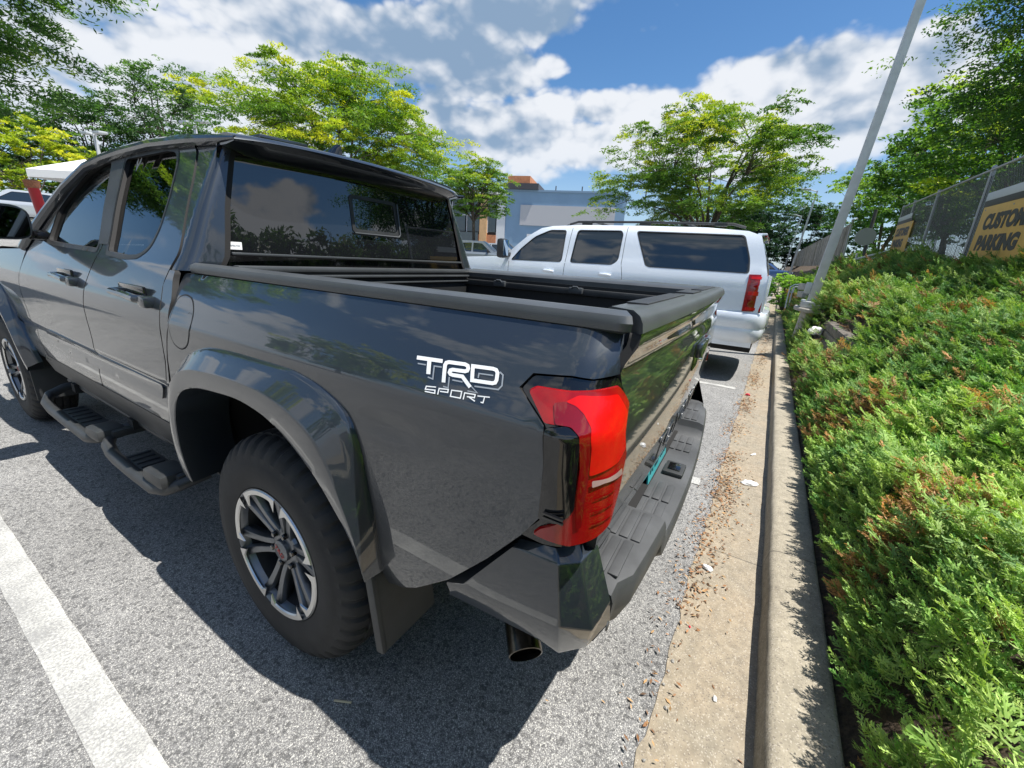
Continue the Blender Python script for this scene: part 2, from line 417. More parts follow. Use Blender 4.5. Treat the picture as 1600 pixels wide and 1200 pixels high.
def tinted_leaf(name, rough=.5, trans=.35, bright=1.):
    m = bpy.data.materials.new(name); m.use_nodes = True; t = NT(m.node_tree); t.n.clear()
    o = t.node('ShaderNodeOutputMaterial'); at = t.node('ShaderNodeAttribute', attribute_name='tint')
    c = t.mix(1.0, at.outputs['Color'], (bright, bright, bright), 'MULTIPLY')
    p = t.node('ShaderNodeBsdfPrincipled'); t.put(p.inputs['Base Color'], c); p.inputs['Roughness'].default_value = rough
    p.inputs['Specular IOR Level'].default_value = .35
    tl = t.node('ShaderNodeBsdfTranslucent'); t.put(tl.inputs[0], t.mix(1.0, c, (1.25, 1.35, .55), 'MULTIPLY'))
    mx = t.node('ShaderNodeMixShader'); mx.inputs[0].default_value = trans
    t.l.new(p.outputs[0], mx.inputs[1]); t.l.new(tl.outputs[0], mx.inputs[2]); t.l.new(mx.outputs[0], o.inputs[0]); return m
M['leaf'] = tinted_leaf('tree leaves', trans=.40)
M['needle'] = tinted_leaf('juniper needles', .6, .30)
M['litter'] = tinted_leaf('dead leaves', .8, .1)

def asphalt():
    m = mat('asphalt with pale aggregate', (.1, .1, .1), .85); t = NT(m.node_tree); p = t.n['Principled BSDF']
    P = t.node('ShaderNodeTexCoord').outputs['Object']; P = t.vmath('MULTIPLY', P, (1, 1, 0))
    c1 = t.voro(P, 300, out='Color'); d1 = t.voro(P, 300); c2 = t.voro(P, 95, out='Color')
    s = t.node('ShaderNodeSeparateColor'); t.put(s.inputs[0], c1); s2 = t.node('ShaderNodeSeparateColor'); t.put(s2.inputs[0], c2)
    v = t.rng(s.outputs[0], .35, .95, .0, 1.0)
    base = t.mix(v, (.22, .22, .222), (.47, .465, .45))
    hi = t.rng(s.outputs[1], .90, .96, 0, .9); base = t.mix(hi, base, (.68, .67, .63))
    dk = t.rng(s2.outputs[1], .78, .9, 0, .6); base = t.mix(dk, base, (.055, .055, .058))
    gap = t.rng(d1, .35, .75, 0, .65); base = t.mix(gap, base, (.06, .06, .062))
    st = t.rng(t.math('ADD', t.math('MULTIPLY', t.noise(P, 1.1, 4, .6), .6), t.math('MULTIPLY', t.noise(P, 7, 4, .65), .4)), .3, .7, .72, 1.20); base = t.mix(1.0, base, st, 'MULTIPLY')
    # long cracks
    cr = t.voro(t.vmath('ADD', P, t.vmath('MULTIPLY', t.node('ShaderNodeTexNoise').outputs['Color'], (.4, .4, 0))), .35, 'DISTANCE_TO_EDGE')
    oil = t.rng(t.noise(P, .55, 3, .5), .60, .72, 0, .32, True); base = t.mix(oil, base, (.07, .07, .072))
    t.put(p.inputs['Base Color'], base)
    h = t.math('ADD', t.math('MULTIPLY', d1, -.8), t.math('MULTIPLY', s.outputs[2], .4))
    t.put(p.inputs['Normal'], t.bump(h, .75, .004)); return m
M['asphalt'] = asphalt()
def roadpaint():
    m = mat('worn white road paint', (.7, .7, .68), .7); t = NT(m.node_tree); p = t.n['Principled BSDF']
    P = t.node('ShaderNodeTexCoord').outputs['Object']; P = t.vmath('MULTIPLY', P, (1, 1, 0))
    d = t.voro(P, 210); n = t.noise(P, 120, 4, .7); nb = t.noise(P, 6, 3, .6)
    wear = t.rng(t.math('ADD', n, t.math('MULTIPLY', nb, .5)), .64, .86, 0, .85)
    sx = t.node('ShaderNodeTexCoord')
    t.put(p.inputs['Base Color'], t.mix(wear, (.50, .50, .48), (.22, .22, .22)))
    t.put(p.inputs['Normal'], t.bump(t.math('MULTIPLY', d, -1.0), .6, .004)); return m
M['road_paint'] = roadpaint()
def concrete(name, base, sandy):
    m = mat(name, base, .88); t = NT(m.node_tree); p = t.n['Principled BSDF']
    P = t.node('ShaderNodeTexCoord').outputs['Object']
    n1 = t.noise(P, 3.2, 5, .6); n2 = t.noise(P, 24, 5, .7); n3 = t.voro(P, 260, out='Color')
    s = t.node('ShaderNodeSeparateColor'); t.put(s.inputs[0], n3)
    c = t.mix(t.rng(n1, .35, .62, 0, 1), base, sandy)
    c = t.mix(1.0, c, t.rng(n2, .25, .75, .68, 1.22), 'MULTIPLY')
    c = t.mix(t.rng(s.outputs[0], .86, .95, 0, .38), c, (.52, .48, .42))
    c = t.mix(t.rng(s.outputs[1], .88, .95, 0, .6), c, (.12, .10, .085))
    sep = t.node('ShaderNodeSeparateXYZ'); t.put(sep.inputs[0], P)
    jn = t.math('ABSOLUTE', t.math('SUBTRACT', t.math('FRACT', t.math('MULTIPLY', t.math('ADD', sep.outputs[0], .9), 1/3.05)), .5))
    c = t.mix(t.rng(jn, .0, .002, .8, 0), c, (.05, .045, .04))
    t.put(p.inputs['Base Color'], c); t.put(p.inputs['Normal'], t.bump(t.math('ADD', n2, t.noise(P, 160, 3, .6)), .45, .004)); return m
M['gutter'] = concrete('sandy gutter concrete', (.245, .215, .165), (.285, .235, .17))
M['curb'] = concrete('weathered kerb concrete', (.32, .285, .22), (.27, .24, .185))
def soil():
    m = mat('mulch and soil', (.06, .045, .033), .95); t = NT(m.node_tree); p = t.n['Principled BSDF']
    P = t.node('ShaderNodeTexCoord').outputs['Object']
    c = t.mix(t.rng(t.noise(P, 35, 5, .7), .35, .65), (.030, .022, .016), (.115, .080, .052))
    t.put(p.inputs['Base Color'], c); t.put(p.inputs['Normal'], t.bump(t.noise(P, 70, 5, .7), 1., .02)); return m
M['soil'] = soil()
# ------------------------------------------------------------------ terrain
def sst(a, b, x): t = np.clip((np.asarray(x, float)-a)/(b-a), 0, 1); return t*t*(3-2*t)
def lot_z(x, y):
    x = np.asarray(x, float); y = np.asarray(y, float)
    a = np.clip(y-5, 0, 60); b = np.clip(x-12, 0, 90)
    return .068*(a-1.2*(1-np.exp(-a/1.2)))+.035*(b-3*(1-np.exp(-b/3)))
def vnoise(x, y, seed=0):
    x = np.asarray(x, float); y = np.asarray(y, float); xi = np.floor(x).astype(int); yi = np.floor(y).astype(int); fx = x-xi; fy = y-yi
    def h(a, b):
        n = (a*374761393+b*668265263+seed*1442695041) & 0xffffffff; n = ((n ^ (n >> 13))*1274126177) & 0xffffffff
        return ((n ^ (n >> 16)) & 0xffff)/65535.
    fx = fx*fx*(3-2*fx); fy = fy*fy*(3-2*fy)
    return (h(xi, yi)*(1-fx)+h(xi+1, yi)*fx)*(1-fy)+(h(xi, yi+1)*(1-fx)+h(xi+1, yi+1)*fx)*fy
def sheet(name, xs, ys, zf, material, **k):
    X, Y = np.meshgrid(xs, ys); Z = zf(X, Y); V = np.stack([X.ravel(), Y.ravel(), Z.ravel()], 1); nx = len(xs)
    i, j = np.meshgrid(np.arange(nx-1), np.arange(len(ys)-1)); a = (j*nx+i).ravel()
    F = np.stack([a, a+1, a+nx+1, a+nx], 1)
    return link(name, raw_mesh(name, V, F, smooth=True), material, **k)
KERB = -1.437
ys = np.concatenate([np.linspace(-1.20, 5, 4), np.linspace(6, 30, 25), np.linspace(40, 320, 12)])
xs = np.concatenate([np.linspace(-260, -30, 10), np.linspace(-20, 10, 4), np.linspace(11, 40, 16), np.linspace(50, 130, 9), np.linspace(170, 330, 4)])
sheet('parking_lot', xs, ys, lot_z, M['asphalt'], kind='structure')
xg = np.concatenate([np.linspace(-30, 12, 4), np.linspace(14, 130, 20)])
# ragged edge where asphalt meets the concrete gutter
MBg = MB(); V = []; n = 900
for i in range(n+1):
    x = -4+24*i/n; e = -1.15+.022*(vnoise(x*3.1, 0, 3)-.5)+.02*(vnoise(x*17, 0, 5)-.5)
    V += [(x, e, .0045), (x, KERB-.02, .0045)]
F = [(2*i, 2*i+1, 2*i+3, 2*i+2) for i in range(n)]
link('gutter', raw_mesh('gutter', V, F), M['gutter'], kind='structure')
V = []; F = []
for i, x in enumerate(xg):
    z = float(lot_z(x, 0)); V += [(x, -1.175, z+.002), (x, KERB-.02, z+.002)]
    if i: F.append((2*i-2, 2*i-1, 2*i+1, 2*i))
link('gutter_pan', raw_mesh('gutter_pan', V, F), M['gutter'], kind='structure')
# kerb: battered face, rounded nose, flat top
prof = [(KERB, -.02), (KERB-.014, .085), (KERB-.020, .104), (KERB-.030, .113), (KERB-.05, .117), (KERB-.187, .119), (KERB-.198, .115), (KERB-.202, .0)]
V = []; F = []; k = len(prof)
xk = np.concatenate([np.linspace(-30, -5, 6), np.linspace(-4, 12, 130), np.linspace(13, 130, 60)])
for i, x in enumerate(xk):
    z0 = float(lot_z(x, 0)); jt = .004*(vnoise(x*6, 1, 9)-.5)
    for j, (y, z) in enumerate(prof): V.append((x, y+jt+(.004*(vnoise(x*23, j, 2)-.5)), z+z0+(.003*(vnoise(x*19, j, 4)-.5) if j > 1 else 0)))
    if i: F += [((i-1)*k+j, i*k+j, i*k+j+1, (i-1)*k+j+1) for j in range(k-1)]
link('curb', raw_mesh('curb', V, F, smooth=True), M['curb'], kind='structure')
# stall lines
def line(x0, x1, y0, y1, skew=0):
    V = []; n = 40
    for i in range(n+1):
        y = y0+(y1-y0)*i/n
        for x in (x0, x1): V.append((x+skew*(y-y0)+.006*(vnoise(y*9, x*50, 3)-.5), y, float(lot_z(x, y))+.004))
    F = [(2*i, 2*i+1, 2*i+3, 2*i+2) for i in range(n)]
    return link('stall_line', raw_mesh('stall_line', V, F), M['road_paint'], kind='structure')
for x in (-1.40, 1.31, 4.26, 7.62, 10.6, 13.5): line(x, x+.105, -1.05 if x > 0 else -.9, 4.7)
# bank behind the kerb
FX = [-30, -3, 6.5, 13, 19.5, 40, 70, 130]; FY = [-3.7, -3.7, -3.88, -4.2, -4.53, -4.6, -4.0, -4.0]
def fence_y(x): return np.interp(x, FX, FY)
def bank_z(x, y):
    x = np.asarray(x, float); y = np.asarray(y, float); fy = fence_y(x)
    t = np.clip((-1.64-y)/(-1.64-fy), 0, 1.0)
    top = np.interp(x, [-30, 0, 6.5, 19.5, 40, 130], [1.2, 1.25, 1.38, 2.2, 3.0, 6.0])
    base = .085+lot_z(x, 0)
    z = base+(top-base)*(t**.85)
    step = sst(3.6, 4.3, x)*(1-sst(8.2, 9.5, x))*sst(-2.02, -2.12, y)*(1-sst(-2.4, -3.2, y))*.25
    return z+step+np.clip(fy-y, 0, 60)*.05
ysb = np.concatenate([np.linspace(-1.635, -4.6, 40), np.linspace(-5, -60, 14)])
xsb = np.concatenate([np.linspace(-60, -4, 10), np.linspace(-3.5, 14, 140), np.linspace(15, 130, 60)])
sheet('planting_bank', xsb, ysb, lambda X, Y: bank_z(X, Y)+.05*(vnoise(X*4, Y*4, 1)-.5)*sst(-1.62, -1.8, Y), M['soil'], kind='structure')

# ------------------------------------------------------------------ juniper ground cover: feathery sprays over mounds
rng = np.random.default_rng(11)
def spray_proto(seed):
    r = np.random.default_rng(seed); V = []; F = []; tipw = []
    L = 1.0; nt = 8
    def blade(p, d, l, wd, up):
        d = d/np.linalg.norm(d); s = np.cross(d, up); s /= np.linalg.norm(s)+1e-9; b = len(V)
        V.extend([p-s*wd, p+s*wd, p+d*l]); F.append((b, b+1, b+2)); tipw.extend([p[0]/L, p[0]/L, (p[0]+l*.6)/L])
    up = np.array([0, 0, 1.])
    for i in range(nt):
        t = (i+.5)/nt; p = np.array([L*t, .02*np.sin(t*5+seed), .20*t*t])
        for sd in (-1, 1):
            a = (.95-.45*t)*(1+.2*r.normal()); l = L*(.40*(1-t)+.12)*(1+.2*r.normal())
            d = np.array([np.cos(a), sd*np.sin(a), .25*r.normal()+.12]); u2 = up+.6*r.normal(size=3)
            blade(p, d, l, .034, u2)
            for q in (.35, .65):
                a2 = a+sd*.0+r.choice([-1, 1])*.6
                d2 = np.array([np.cos(a2), sd*np.sin(a2), .3*r.normal()+.2]); blade(p+d/np.linalg.norm(d)*l*q, d2, l*.48, .034, u2)
    blade(np.array([L*.55, 0, .07]), np.array([1, .05*r.normal(), .35]), L*.55, .034, up)
    return np.array(V), np.array(F), np.array(tipw)
PROT = [spray_proto(s) for s in range(5)]
def mound(x, y): return .32*(vnoise(x*1.7, y*2.1, 21)-.25)+.26*(vnoise(x*4.1, y*4.5, 22)-.42)+.05*(vnoise(x*9, y*9, 25)-.5)+.75*np.exp(-((x-7.15)/.55)**2-((y+1.98)/.20)**2)
def juniper(n, x0, x1, size, r):
    P = []
    # area weighted positions between the kerb and the fence
    x = r.uniform(x0, x1, n); fy = fence_y(x); t = r.uniform(0, 1.02, n)
    y = -1.675+(fy+1.675)*t
    if x0 < 9 and x1 > 4:   # bare face of the timber wall
        bad = (x > 4.3) & (x < 7.0) & (y < -1.84) & (y > -2.34) & (r.random(n) < .95); x = x[~bad]; y = y[~bad]
    m = mound(x, y); edge = sst(-1.62, -1.86, y)
    gap = vnoise(x*2.3, y*2.6, 31)+.6*vnoise(x*7, y*7, 32); keep = (gap > .55+.12*(1-edge)) | (r.random(len(x)) < .08)
    x, y, m, edge = x[keep], y[keep], m[keep], edge[keep]; n = len(x)
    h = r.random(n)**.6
    z = bank_z(x, y)+.02+(.10+m)*edge*h+.05*edge
    az = np.pi/2*r.choice([1], n)+r.normal(0, .95, n)-.35
    el = r.normal(.42, .28, n)*(.4+.6*h)
    s = size*np.exp(r.normal(0, .25, n))*(.65+.5*h)
    roll = r.normal(0, .5, n)
    kp = (y+s*np.sin(az)*np.cos(el) < -1.60) | (r.random(n) < .10); x, y, m, edge, h, z, az, el, s, roll = (v[kp] for v in (x, y, m, edge, h, z, az, el, s, roll)); n = len(x)
    # hue: bright tips, deep green, a few dead brown clumps
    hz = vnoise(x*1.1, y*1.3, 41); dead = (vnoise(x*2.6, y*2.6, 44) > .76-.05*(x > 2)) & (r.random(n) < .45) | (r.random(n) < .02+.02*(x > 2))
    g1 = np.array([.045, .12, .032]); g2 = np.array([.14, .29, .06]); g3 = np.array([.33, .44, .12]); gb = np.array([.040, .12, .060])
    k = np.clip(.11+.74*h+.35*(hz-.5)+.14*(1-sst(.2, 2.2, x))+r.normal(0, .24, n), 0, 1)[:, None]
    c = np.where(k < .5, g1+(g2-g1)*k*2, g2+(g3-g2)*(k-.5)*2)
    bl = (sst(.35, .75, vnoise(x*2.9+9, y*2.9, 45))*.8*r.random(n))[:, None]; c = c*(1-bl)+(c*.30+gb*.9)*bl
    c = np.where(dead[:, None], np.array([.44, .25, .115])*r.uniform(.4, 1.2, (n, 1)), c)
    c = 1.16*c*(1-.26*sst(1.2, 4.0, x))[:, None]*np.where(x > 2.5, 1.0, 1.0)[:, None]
    Vs = []; Fs = []; Cs = []; b = 0; typ = r.integers(0, len(PROT), n)
    for q, (pv, pf, tw) in enumerate(PROT):
        ii = np.where(typ == q)[0]; m_ = len(ii)
        if not m_: continue
        ca, sa, ce, se, cr, sr = (f_(v[ii])[:, None] for v in (az, el, roll) for f_ in (np.cos, np.sin))
        X = pv[None, :, 0]*s[ii, None]; Y0 = pv[None, :, 1]*s[ii, None]; Z0 = pv[None, :, 2]*s[ii, None]
        Y = Y0*cr-Z0*sr; Z = Y0*sr+Z0*cr
        X, Z = X*ce-Z*se, X*se+Z*ce
        Xw = X*ca-Y*sa+x[ii, None]; Yw = X*sa+Y*ca+y[ii, None]; Zw = Z+z[ii, None]
        Zw = np.maximum(Zw, .114)
        v = np.stack([Xw, Yw, Zw], 2).reshape(-1, 3); Vs.append(v)
        Fs.append((pf[None]+(np.arange(m_)*len(pv))[:, None, None]).reshape(-1, 3)+b); b += len(v)
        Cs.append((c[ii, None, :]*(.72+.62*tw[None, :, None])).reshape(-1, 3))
    return np.concatenate(Vs), np.concatenate(Fs), np.concatenate(Cs)
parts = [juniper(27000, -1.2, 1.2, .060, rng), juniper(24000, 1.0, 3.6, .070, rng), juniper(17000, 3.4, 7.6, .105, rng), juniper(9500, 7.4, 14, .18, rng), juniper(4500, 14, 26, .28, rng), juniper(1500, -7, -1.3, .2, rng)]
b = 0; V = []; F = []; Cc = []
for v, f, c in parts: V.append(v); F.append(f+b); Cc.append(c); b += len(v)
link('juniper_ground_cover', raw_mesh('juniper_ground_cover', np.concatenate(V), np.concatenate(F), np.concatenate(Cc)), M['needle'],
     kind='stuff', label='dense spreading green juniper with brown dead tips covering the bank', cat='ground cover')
rngf = np.random.default_rng(5)
ysf = np.concatenate([np.linspace(-3.95, -6, 6), np.linspace(-8, -90, 10)])
sheet('grass_field', xsb, ysf, lambda X, Y: bank_z(X, Y)+.06*(Y < fence_y(X)-.05)-.3*(Y >= fence_y(X)-.05), mat('rough grass', (.16, .26, .045), .9, bump=(20, 1., .05), var=(1.5, .5)), kind='structure')
# bare woody stems showing between the sprays
tw = MB()
for i in range(700):
    x = rng.uniform(-.6, 9); y = -1.88-rng.random()**1.2*1.9; z = float(bank_z(x, y)+.03+.5*mound(x, y)*sst(-1.62, -2, y)); a = rng.uniform(0, 6.28); l = rng.uniform(.06, .24)
    z = max(z, .13)
    tw.tube([(x, y, z), (x+l*.5*math.cos(a), y+l*.5*math.sin(a), z+.03+.06*rng.random()), (x+l*math.cos(a+.4), y+l*math.sin(a+.4), z+.08*rng.random()+.03)], [.004, .003, .0012], n=4, cap=False)
tw.build('juniper_stems', mat('bare juniper twig', (.22, .16, .11), .9), recalc=False, kind='stuff', label='bare brown woody twigs tangled low in the juniper', cat='twigs')
# dead leaves drifted along the gutter edge
def leaves(n, fx, fy, size, seed):
    r = np.random.default_rng(seed); V = []; F = []; C = []
    for i in range(n):
        x, y = fx(r), fy(r); s = size*r.uniform(.5, 1.3); a = r.uniform(0, 6.28); e = r.normal(0, .35); z = .006+abs(r.normal(0, .006))
        d = np.array([math.cos(a), math.sin(a), 0]); t = np.array([-math.sin(a), math.cos(a), e]); b = len(V); c = np.array([x, y, z+s*.25*abs(e)])
        V += [c-d*s, c+t*s*.33+np.array([0, 0, s*.2]), c+d*s, c-t*s*.33]; F.append((b, b+1, b+2, b+3))
        col = [np.array([.30, .15, .07]), np.array([.22, .12, .065]), np.array([.40, .25, .12]), np.array([.13, .08, .05])][r.integers(0, 4)]*r.uniform(.7, 1.2); C += [col]*4
    return V, F, C
pts_clump = [(.35, -1.17, 260, .30), (.80, -1.17, 430, .42), (1.35, -1.19, 900, .40), (1.9, -1.17, 420, .30), (2.7, -1.15, 420, .35), (3.6, -1.2, 420, .5), (5.0, -1.22, 500, .7), (7.0, -1.25, 600, 1.2), (-.35, -1.14, 60, .25), (.10, -1.15, 90, .25), (10, -1.28, 400, 2.)]
V = []; F = []; C = []
for q, (cx, cy, n, sx) in enumerate(pts_clump):
    n = int(n*.62)
    v, f, c = leaves(n, lambda r: cx+r.normal(0, sx*.5), lambda r: min(-1.05, max(-1.42, cy-.01+r.normal(0, .042+.03*r.random()))), .011 if cx < 3 else .016, 100+q)
    b = len(V); V += v; F += [tuple(b+i for i in g) for g in f]; C += c
v, f, c = leaves(60, lambda r: r.uniform(-1, 6), lambda r: r.uniform(-1.43, -.8), .009, 77); b = len(V); V += v; F += [tuple(b+i for i in g) for g in f]; C += c
v, f, c = leaves(300, lambda r: r.uniform(-.6, 8), lambda r: r.uniform(-1.74, -1.66), .012, 78); b = len(V)
V += [p+np.array([0, 0, .115]) for p in v]; F += [tuple(b+i for i in g) for g in f]; C += c
link('leaf_litter', raw_mesh('leaf_litter', V, F, C), M['litter'], kind='stuff', label='drift of small dry brown leaves along the gutter edge', cat='leaf litter')
# ------------------------------------------------------------------ things of the place
UP = Vector((-.070, -.080, .994)).normalized()     # plumb line: the lot itself slopes
def lean(o): o.rotation_mode = 'QUATERNION'; o.rotation_quaternion = Vector((0, 0, 1)).rotation_difference(UP); return o
# retaining wall
t = empty('retaining_wall', (0, 0, 0), label='weathered dark timber retaining wall half buried in the junipers', cat='retaining wall')
for r_ in range(4):
    m = MB(); x = 3.95+.04*r_
    m.cbox(((x+7.9)/2, -2.07-.012*r_, .30+.135*r_), (7.9-x, .13, .128), .012); m.build('timber', M['wood_wall'], t)
# lamp posts
def lamp(base, h, wd, label, ped=.75, parent_arm=-1, arms=1, group=None):
    o = empty('lamp_post', base, label=label, cat='lamp post', group=group); lean(o)
    m = MB(); m.loft([[(a*wd/2*k, b*wd/2*k, z) for a, b in ((-1, -1), (1, -1), (1, 1), (-1, 1))] for z, k in ((0, 1), (h, .62))], smooth=False)
    m.build('pole', M['lamp_post'], o, bevel=wd*.07)
    m = MB(); m.cbox((0, 0, .055), (wd*2.2, wd*2.2, .11), .02); m.build('base_cover', M['lamp_post'], o)
    if ped:
        m = MB(); m.lathe([(-.55, .10), (-.07, .10), (-.065, .22), (-.02, .23), (-.004, .22), (-.004, 0)], 28, 'Z'); m.build('concrete_footing', M['concrete_base'], o)
        m = MB(); m.cbox((.0, wd*.5+.045, .32), (.10, .09, .18), .01); m.build('access_box', M['lamp_post'], o)
    for sgn in ((-1,) if arms == 1 else (-1, 1)):
        m = MB(); m.tube([(0, 0, h-.08), (0, -sgn*.45, h+.02)], .035, 8); m.cbox((0, -sgn*.85, h+.04), (.36, .85, .13), .04); hd = m.build('lamp_head', M['lamp_post'], o)
    return o
lamp((7.46, -1.80, .93), 8.2, .135, 'big pale grey square lamp post on a round footing beside the silver van-like wagon'.replace('van-like wagon', 'SUV'), ped=.8, group='grey lamp posts along the bank')
for (bx, by, bz, h, lb) in ((41., -1.97, 1.0, 7.2, 'thin grey lamp post in front of the tan slatted fence, nearest of the distant row'),
                            (58., -1.6, 1.2, 7.2, 'second of the distant thin lamp posts beyond the bush'),
                            (72., -1.4, 1.2, 7.2, 'farthest and shortest thin lamp post above the bush')):
    lamp((bx, by, bz), h, .17, lb, ped=0, group='grey lamp posts along the bank')
for (bx, by, bz, h, lb) in ((7.5, 30., 2.2, 4.2, 'white twin-headed lamp post above the yellow trees left of the truck roof'),
                            (10.7, 26.6, 2.0, 5.4, 'white twin-headed lamp post showing just over the truck cab roof')):
    o = lamp((bx, by, bz), h, .2, lb, ped=0, arms=2, group='twin-headed lamp posts')
# chain-link fence with slats
def fence(name, x0, x1, zb0, zt0, zb1, zt1, posts, label, slatmat, wsl=.055, slatfrac=.34, ends=True):
    t = empty(name, (0, 0, 0), label=label, cat='fence')
    def zb(x): return zb0+(zb1-zb0)*(x-x0)/(x1-x0)
    def zt(x): return zt0+(zt1-zt0)*(x-x0)/(x1-x0)
    m = MB(); n = int((x1-x0)/.0889)
    r = random.Random(4)
    for i in range(n):
        x = x0+i*.0889; y = float(fence_y(x)); h0 = zb(x)-.1; h1 = zt(x)-.10; gy = y-.012
        w_ = .0889*slatfrac; m.box((x, gy, (h0+h1)/2), (w_, .003, h1-h0), Matrix.Rotation(r.uniform(-.12, .12), 3, 'Z'))
    m.build('slats', slatmat, t)
    # the wire weave, crossing diagonals
    V = []; F = []; s = .0635 if x1-x0 < 20 else .12
    L = x1-x0
    for d in (-1, 1):
        k = -3.
        while k < L+3:
            a0, a1 = k, k+1.98
            if d < 0: a0, a1 = a1, a0
            p0 = Vector((x0+a0, 0, 0)); p1 = Vector((x0+a1, 0, 0)); t0, t1 = 0., 1.
            # clip to the length
            lo = max(0., (min(x0+a0, x0+a1) < x0) and (x0-min(p0.x, p1.x))/1.98 or 0.); hi = min(1., (max(p0.x, p1.x) > x1) and 1-(max(p0.x, p1.x)-x1)/1.98 or 1.)
            if lo < hi:
                for (ta, tb) in ((lo, hi),):
                    xa = min(p0.x, p1.x)+1.98*ta; xb = min(p0.x, p1.x)+1.98*tb
                    fa = ta if d > 0 else 1-ta; fb = tb if d > 0 else 1-tb
                    za = zb(xa)+(zt(xa)-zb(xa))*fa; zb_ = zb(xb)+(zt(xb)-zb(xb))*fb
                    ya = float(fence_y(xa))+.004*d; yb = float(fence_y(xb))+.004*d; b = len(V); e = .0042
                    V += [(xa, ya, za-e), (xb, yb, zb_-e), (xb, yb, zb_+e), (xa, ya, za+e)]; F.append((b, b+1, b+2, b+3))
            k += s
    link('wire_mesh', raw_mesh('wire_mesh', V, F), M['fence_wire'], t)
    m = MB(); m.tube([(x, float(fence_y(x)), zt(x)) for x in np.linspace(x0, x1, 9)], .021, 8); m.build('top_rail', M['galv'], t)
    for x in posts:
        m = MB(); m.tube([(x, float(fence_y(x))-.02, zb(x)-.4), (x, float(fence_y(x))-.02, zt(x)+.03)], .036, 10)
        m.lathe([(zt(x)+.03, .042), (zt(x)+.07, .03), (zt(x)+.085, 0)], 10, 'Z', (x, float(fence_y(x))-.02, 0)); m.build('post', M['galv'], t)
    return t
fence('chain_link_fence', 5.5, 19.2, 1.394, 3.138, 2.31, 4.08, [5.55, 9.64, 13.76, 17.0, 19.15], 'chain-link fence with grey slats behind the junipers carrying yellow signs', M['slat'])
# second fence farther on
t = empty('slatted_fence', (0, 0, 0), label='tan vertical-slat fence beyond the big lamp post', cat='fence')
m = MB(); r_ = random.Random(3); px = 27.0
while px < 66:
    f_ = (px-27)/39; y = -3.9+1.6*f_; zb_ = 2.3+.8*f_; zt_ = 4.35+.25*f_
    m.box((px, y, (zb_+zt_)/2), (.13, .025, zt_-zb_), Matrix.Rotation(r_.uniform(-.1, .1), 3, 'Z')); px += .15
m.build('slats', M['slat_tan'], t)
m = MB(); m.tube([(26.9, -3.93, 2.0), (26.9, -3.93, 4.55)], .05); m.tube([(26.9, -3.93, 4.5), (30, -4.4, 4.95)], .03); m.build('end_post', M['galv'], t)
# yellow customer parking signs
def sign(x0, x1, zb, zt, label, txt=True):
    xm = (x0+x1)/2; y = float(fence_y(xm))+.045; t = empty('parking_sign', (xm, y, zb), label=label, cat='sign', group='yellow signs on the fence')
    wd = x1-x0; h = zt-zb; sl = (float(fence_y(x1))-float(fence_y(x0)))/(x1-x0); t.rotation_euler = (0, -.055, math.atan(sl))
    m = MB(); m.cbox((0, 0, h*.5), (wd, .012, h), .003); m.build('board', M['sign_yellow'], t)
    m = MB(); m.cbox((.06*wd, -.001, h*1.06+.0), (wd*.92, .012, h*.11), .003); m.build('dark_band', M['sign_black'], t)
    m = MB(); m.cbox((.10*wd, .0, h*1.19), (wd*.84, .012, h*.145), .003); m.build('white_band', M['sign_white'], t)
    for body, zz in (('CUSTOMER', .70), ('PARKING', .33)):
        me = text_mesh(body, h*.34, .0015, 1.0, .12, 1.02, bold=.022*h); xs_ = [v.co.x for v in me.vertices]; k = wd*(.80 if body == 'CUSTOMER' else .66)/(max(xs_)-min(xs_))
        # seen from the lot: text runs from high x to low x
        me.transform(Matrix.Rotation(R(180), 4, 'Z') @ Matrix.Rotation(R(90), 4, 'X') @ Matrix.Diagonal((k, 1.0, 1, 1)))
        # bold: thicken strokes
        bm = bmesh.new(); bm.from_mesh(me); bm.to_mesh(me); bm.free()
        o = link('lettering', me, M['sign_black'], t); o.location = (.08*wd if body == 'PARKING' else 0, .0085, h*zz)
        for q, dx in ((1, .012), (2, -.012), (3, .024)):
            o2 = None
    for sx in (-.45, .0, .45):
        for zz in (.05, .94):
            m = MB(); m.lathe([(0.006, .014), (.012, .010), (.014, 0)], 10, 'Y', (sx*wd, 0, h*zz)); m.build('bolt', M['galv'], t)
    return t
sign(6.35, 9.12, 1.79, 2.66, 'large yellow CUSTOMER PARKING board wired to the near fence panel')
sign(15.8, 18.9, 2.42, 3.36, 'distant yellow CUSTOMER PARKING board at the far end of the chain-link fence')
# round plate and white bars behind the fence end
t = empty('round_sign', (20.6, -3.87, 2.2), label='grey round plate on a post seen edge-on past the fence end', cat='sign')
m = MB(); m.lathe([(-.02, 0), (-.02, .33), (.02, .33), (.02, 0)], 28, 'X', (0, 0, 1.0)); m.build('plate', M['galv'], t)
m = MB(); m.tube([(.05, -.1, 0), (.05, -.1, 2.0)], .06); m.build('post', M['roof_dark'], t)
o = MB(); o.tube([(18.4, -3.45, 2.22), (18.3, -4.3, 2.55)], .035); o.tube([(18.4, -3.45, 2.08), (18.3, -4.3, 2.40)], .03)
for s_ in (-3.5, -4.25): o.tube([(18.38, s_, 1.7), (18.38, s_, 2.45)], .03)
o.build('barrier_rail', M['white_wall'], label='white double-bar rail sloping between the juniper tops and the round sign', cat='rail')
t = empty('bike_rack', (13.45, -1.68, 1.16), label='white bent-tube rack poking out left of the big lamp post', cat='rack')
m = MB()
m.tube([(0, .08, -.6), (0, .08, -.1), (0, .07, .02), (0, -.02, .09), (0, -.32, .11)], .018); m.tube([(.06, .0, -.6), (.06, .0, -.02), (.06, -.04, .03), (.06, -.32, .04)], .018)
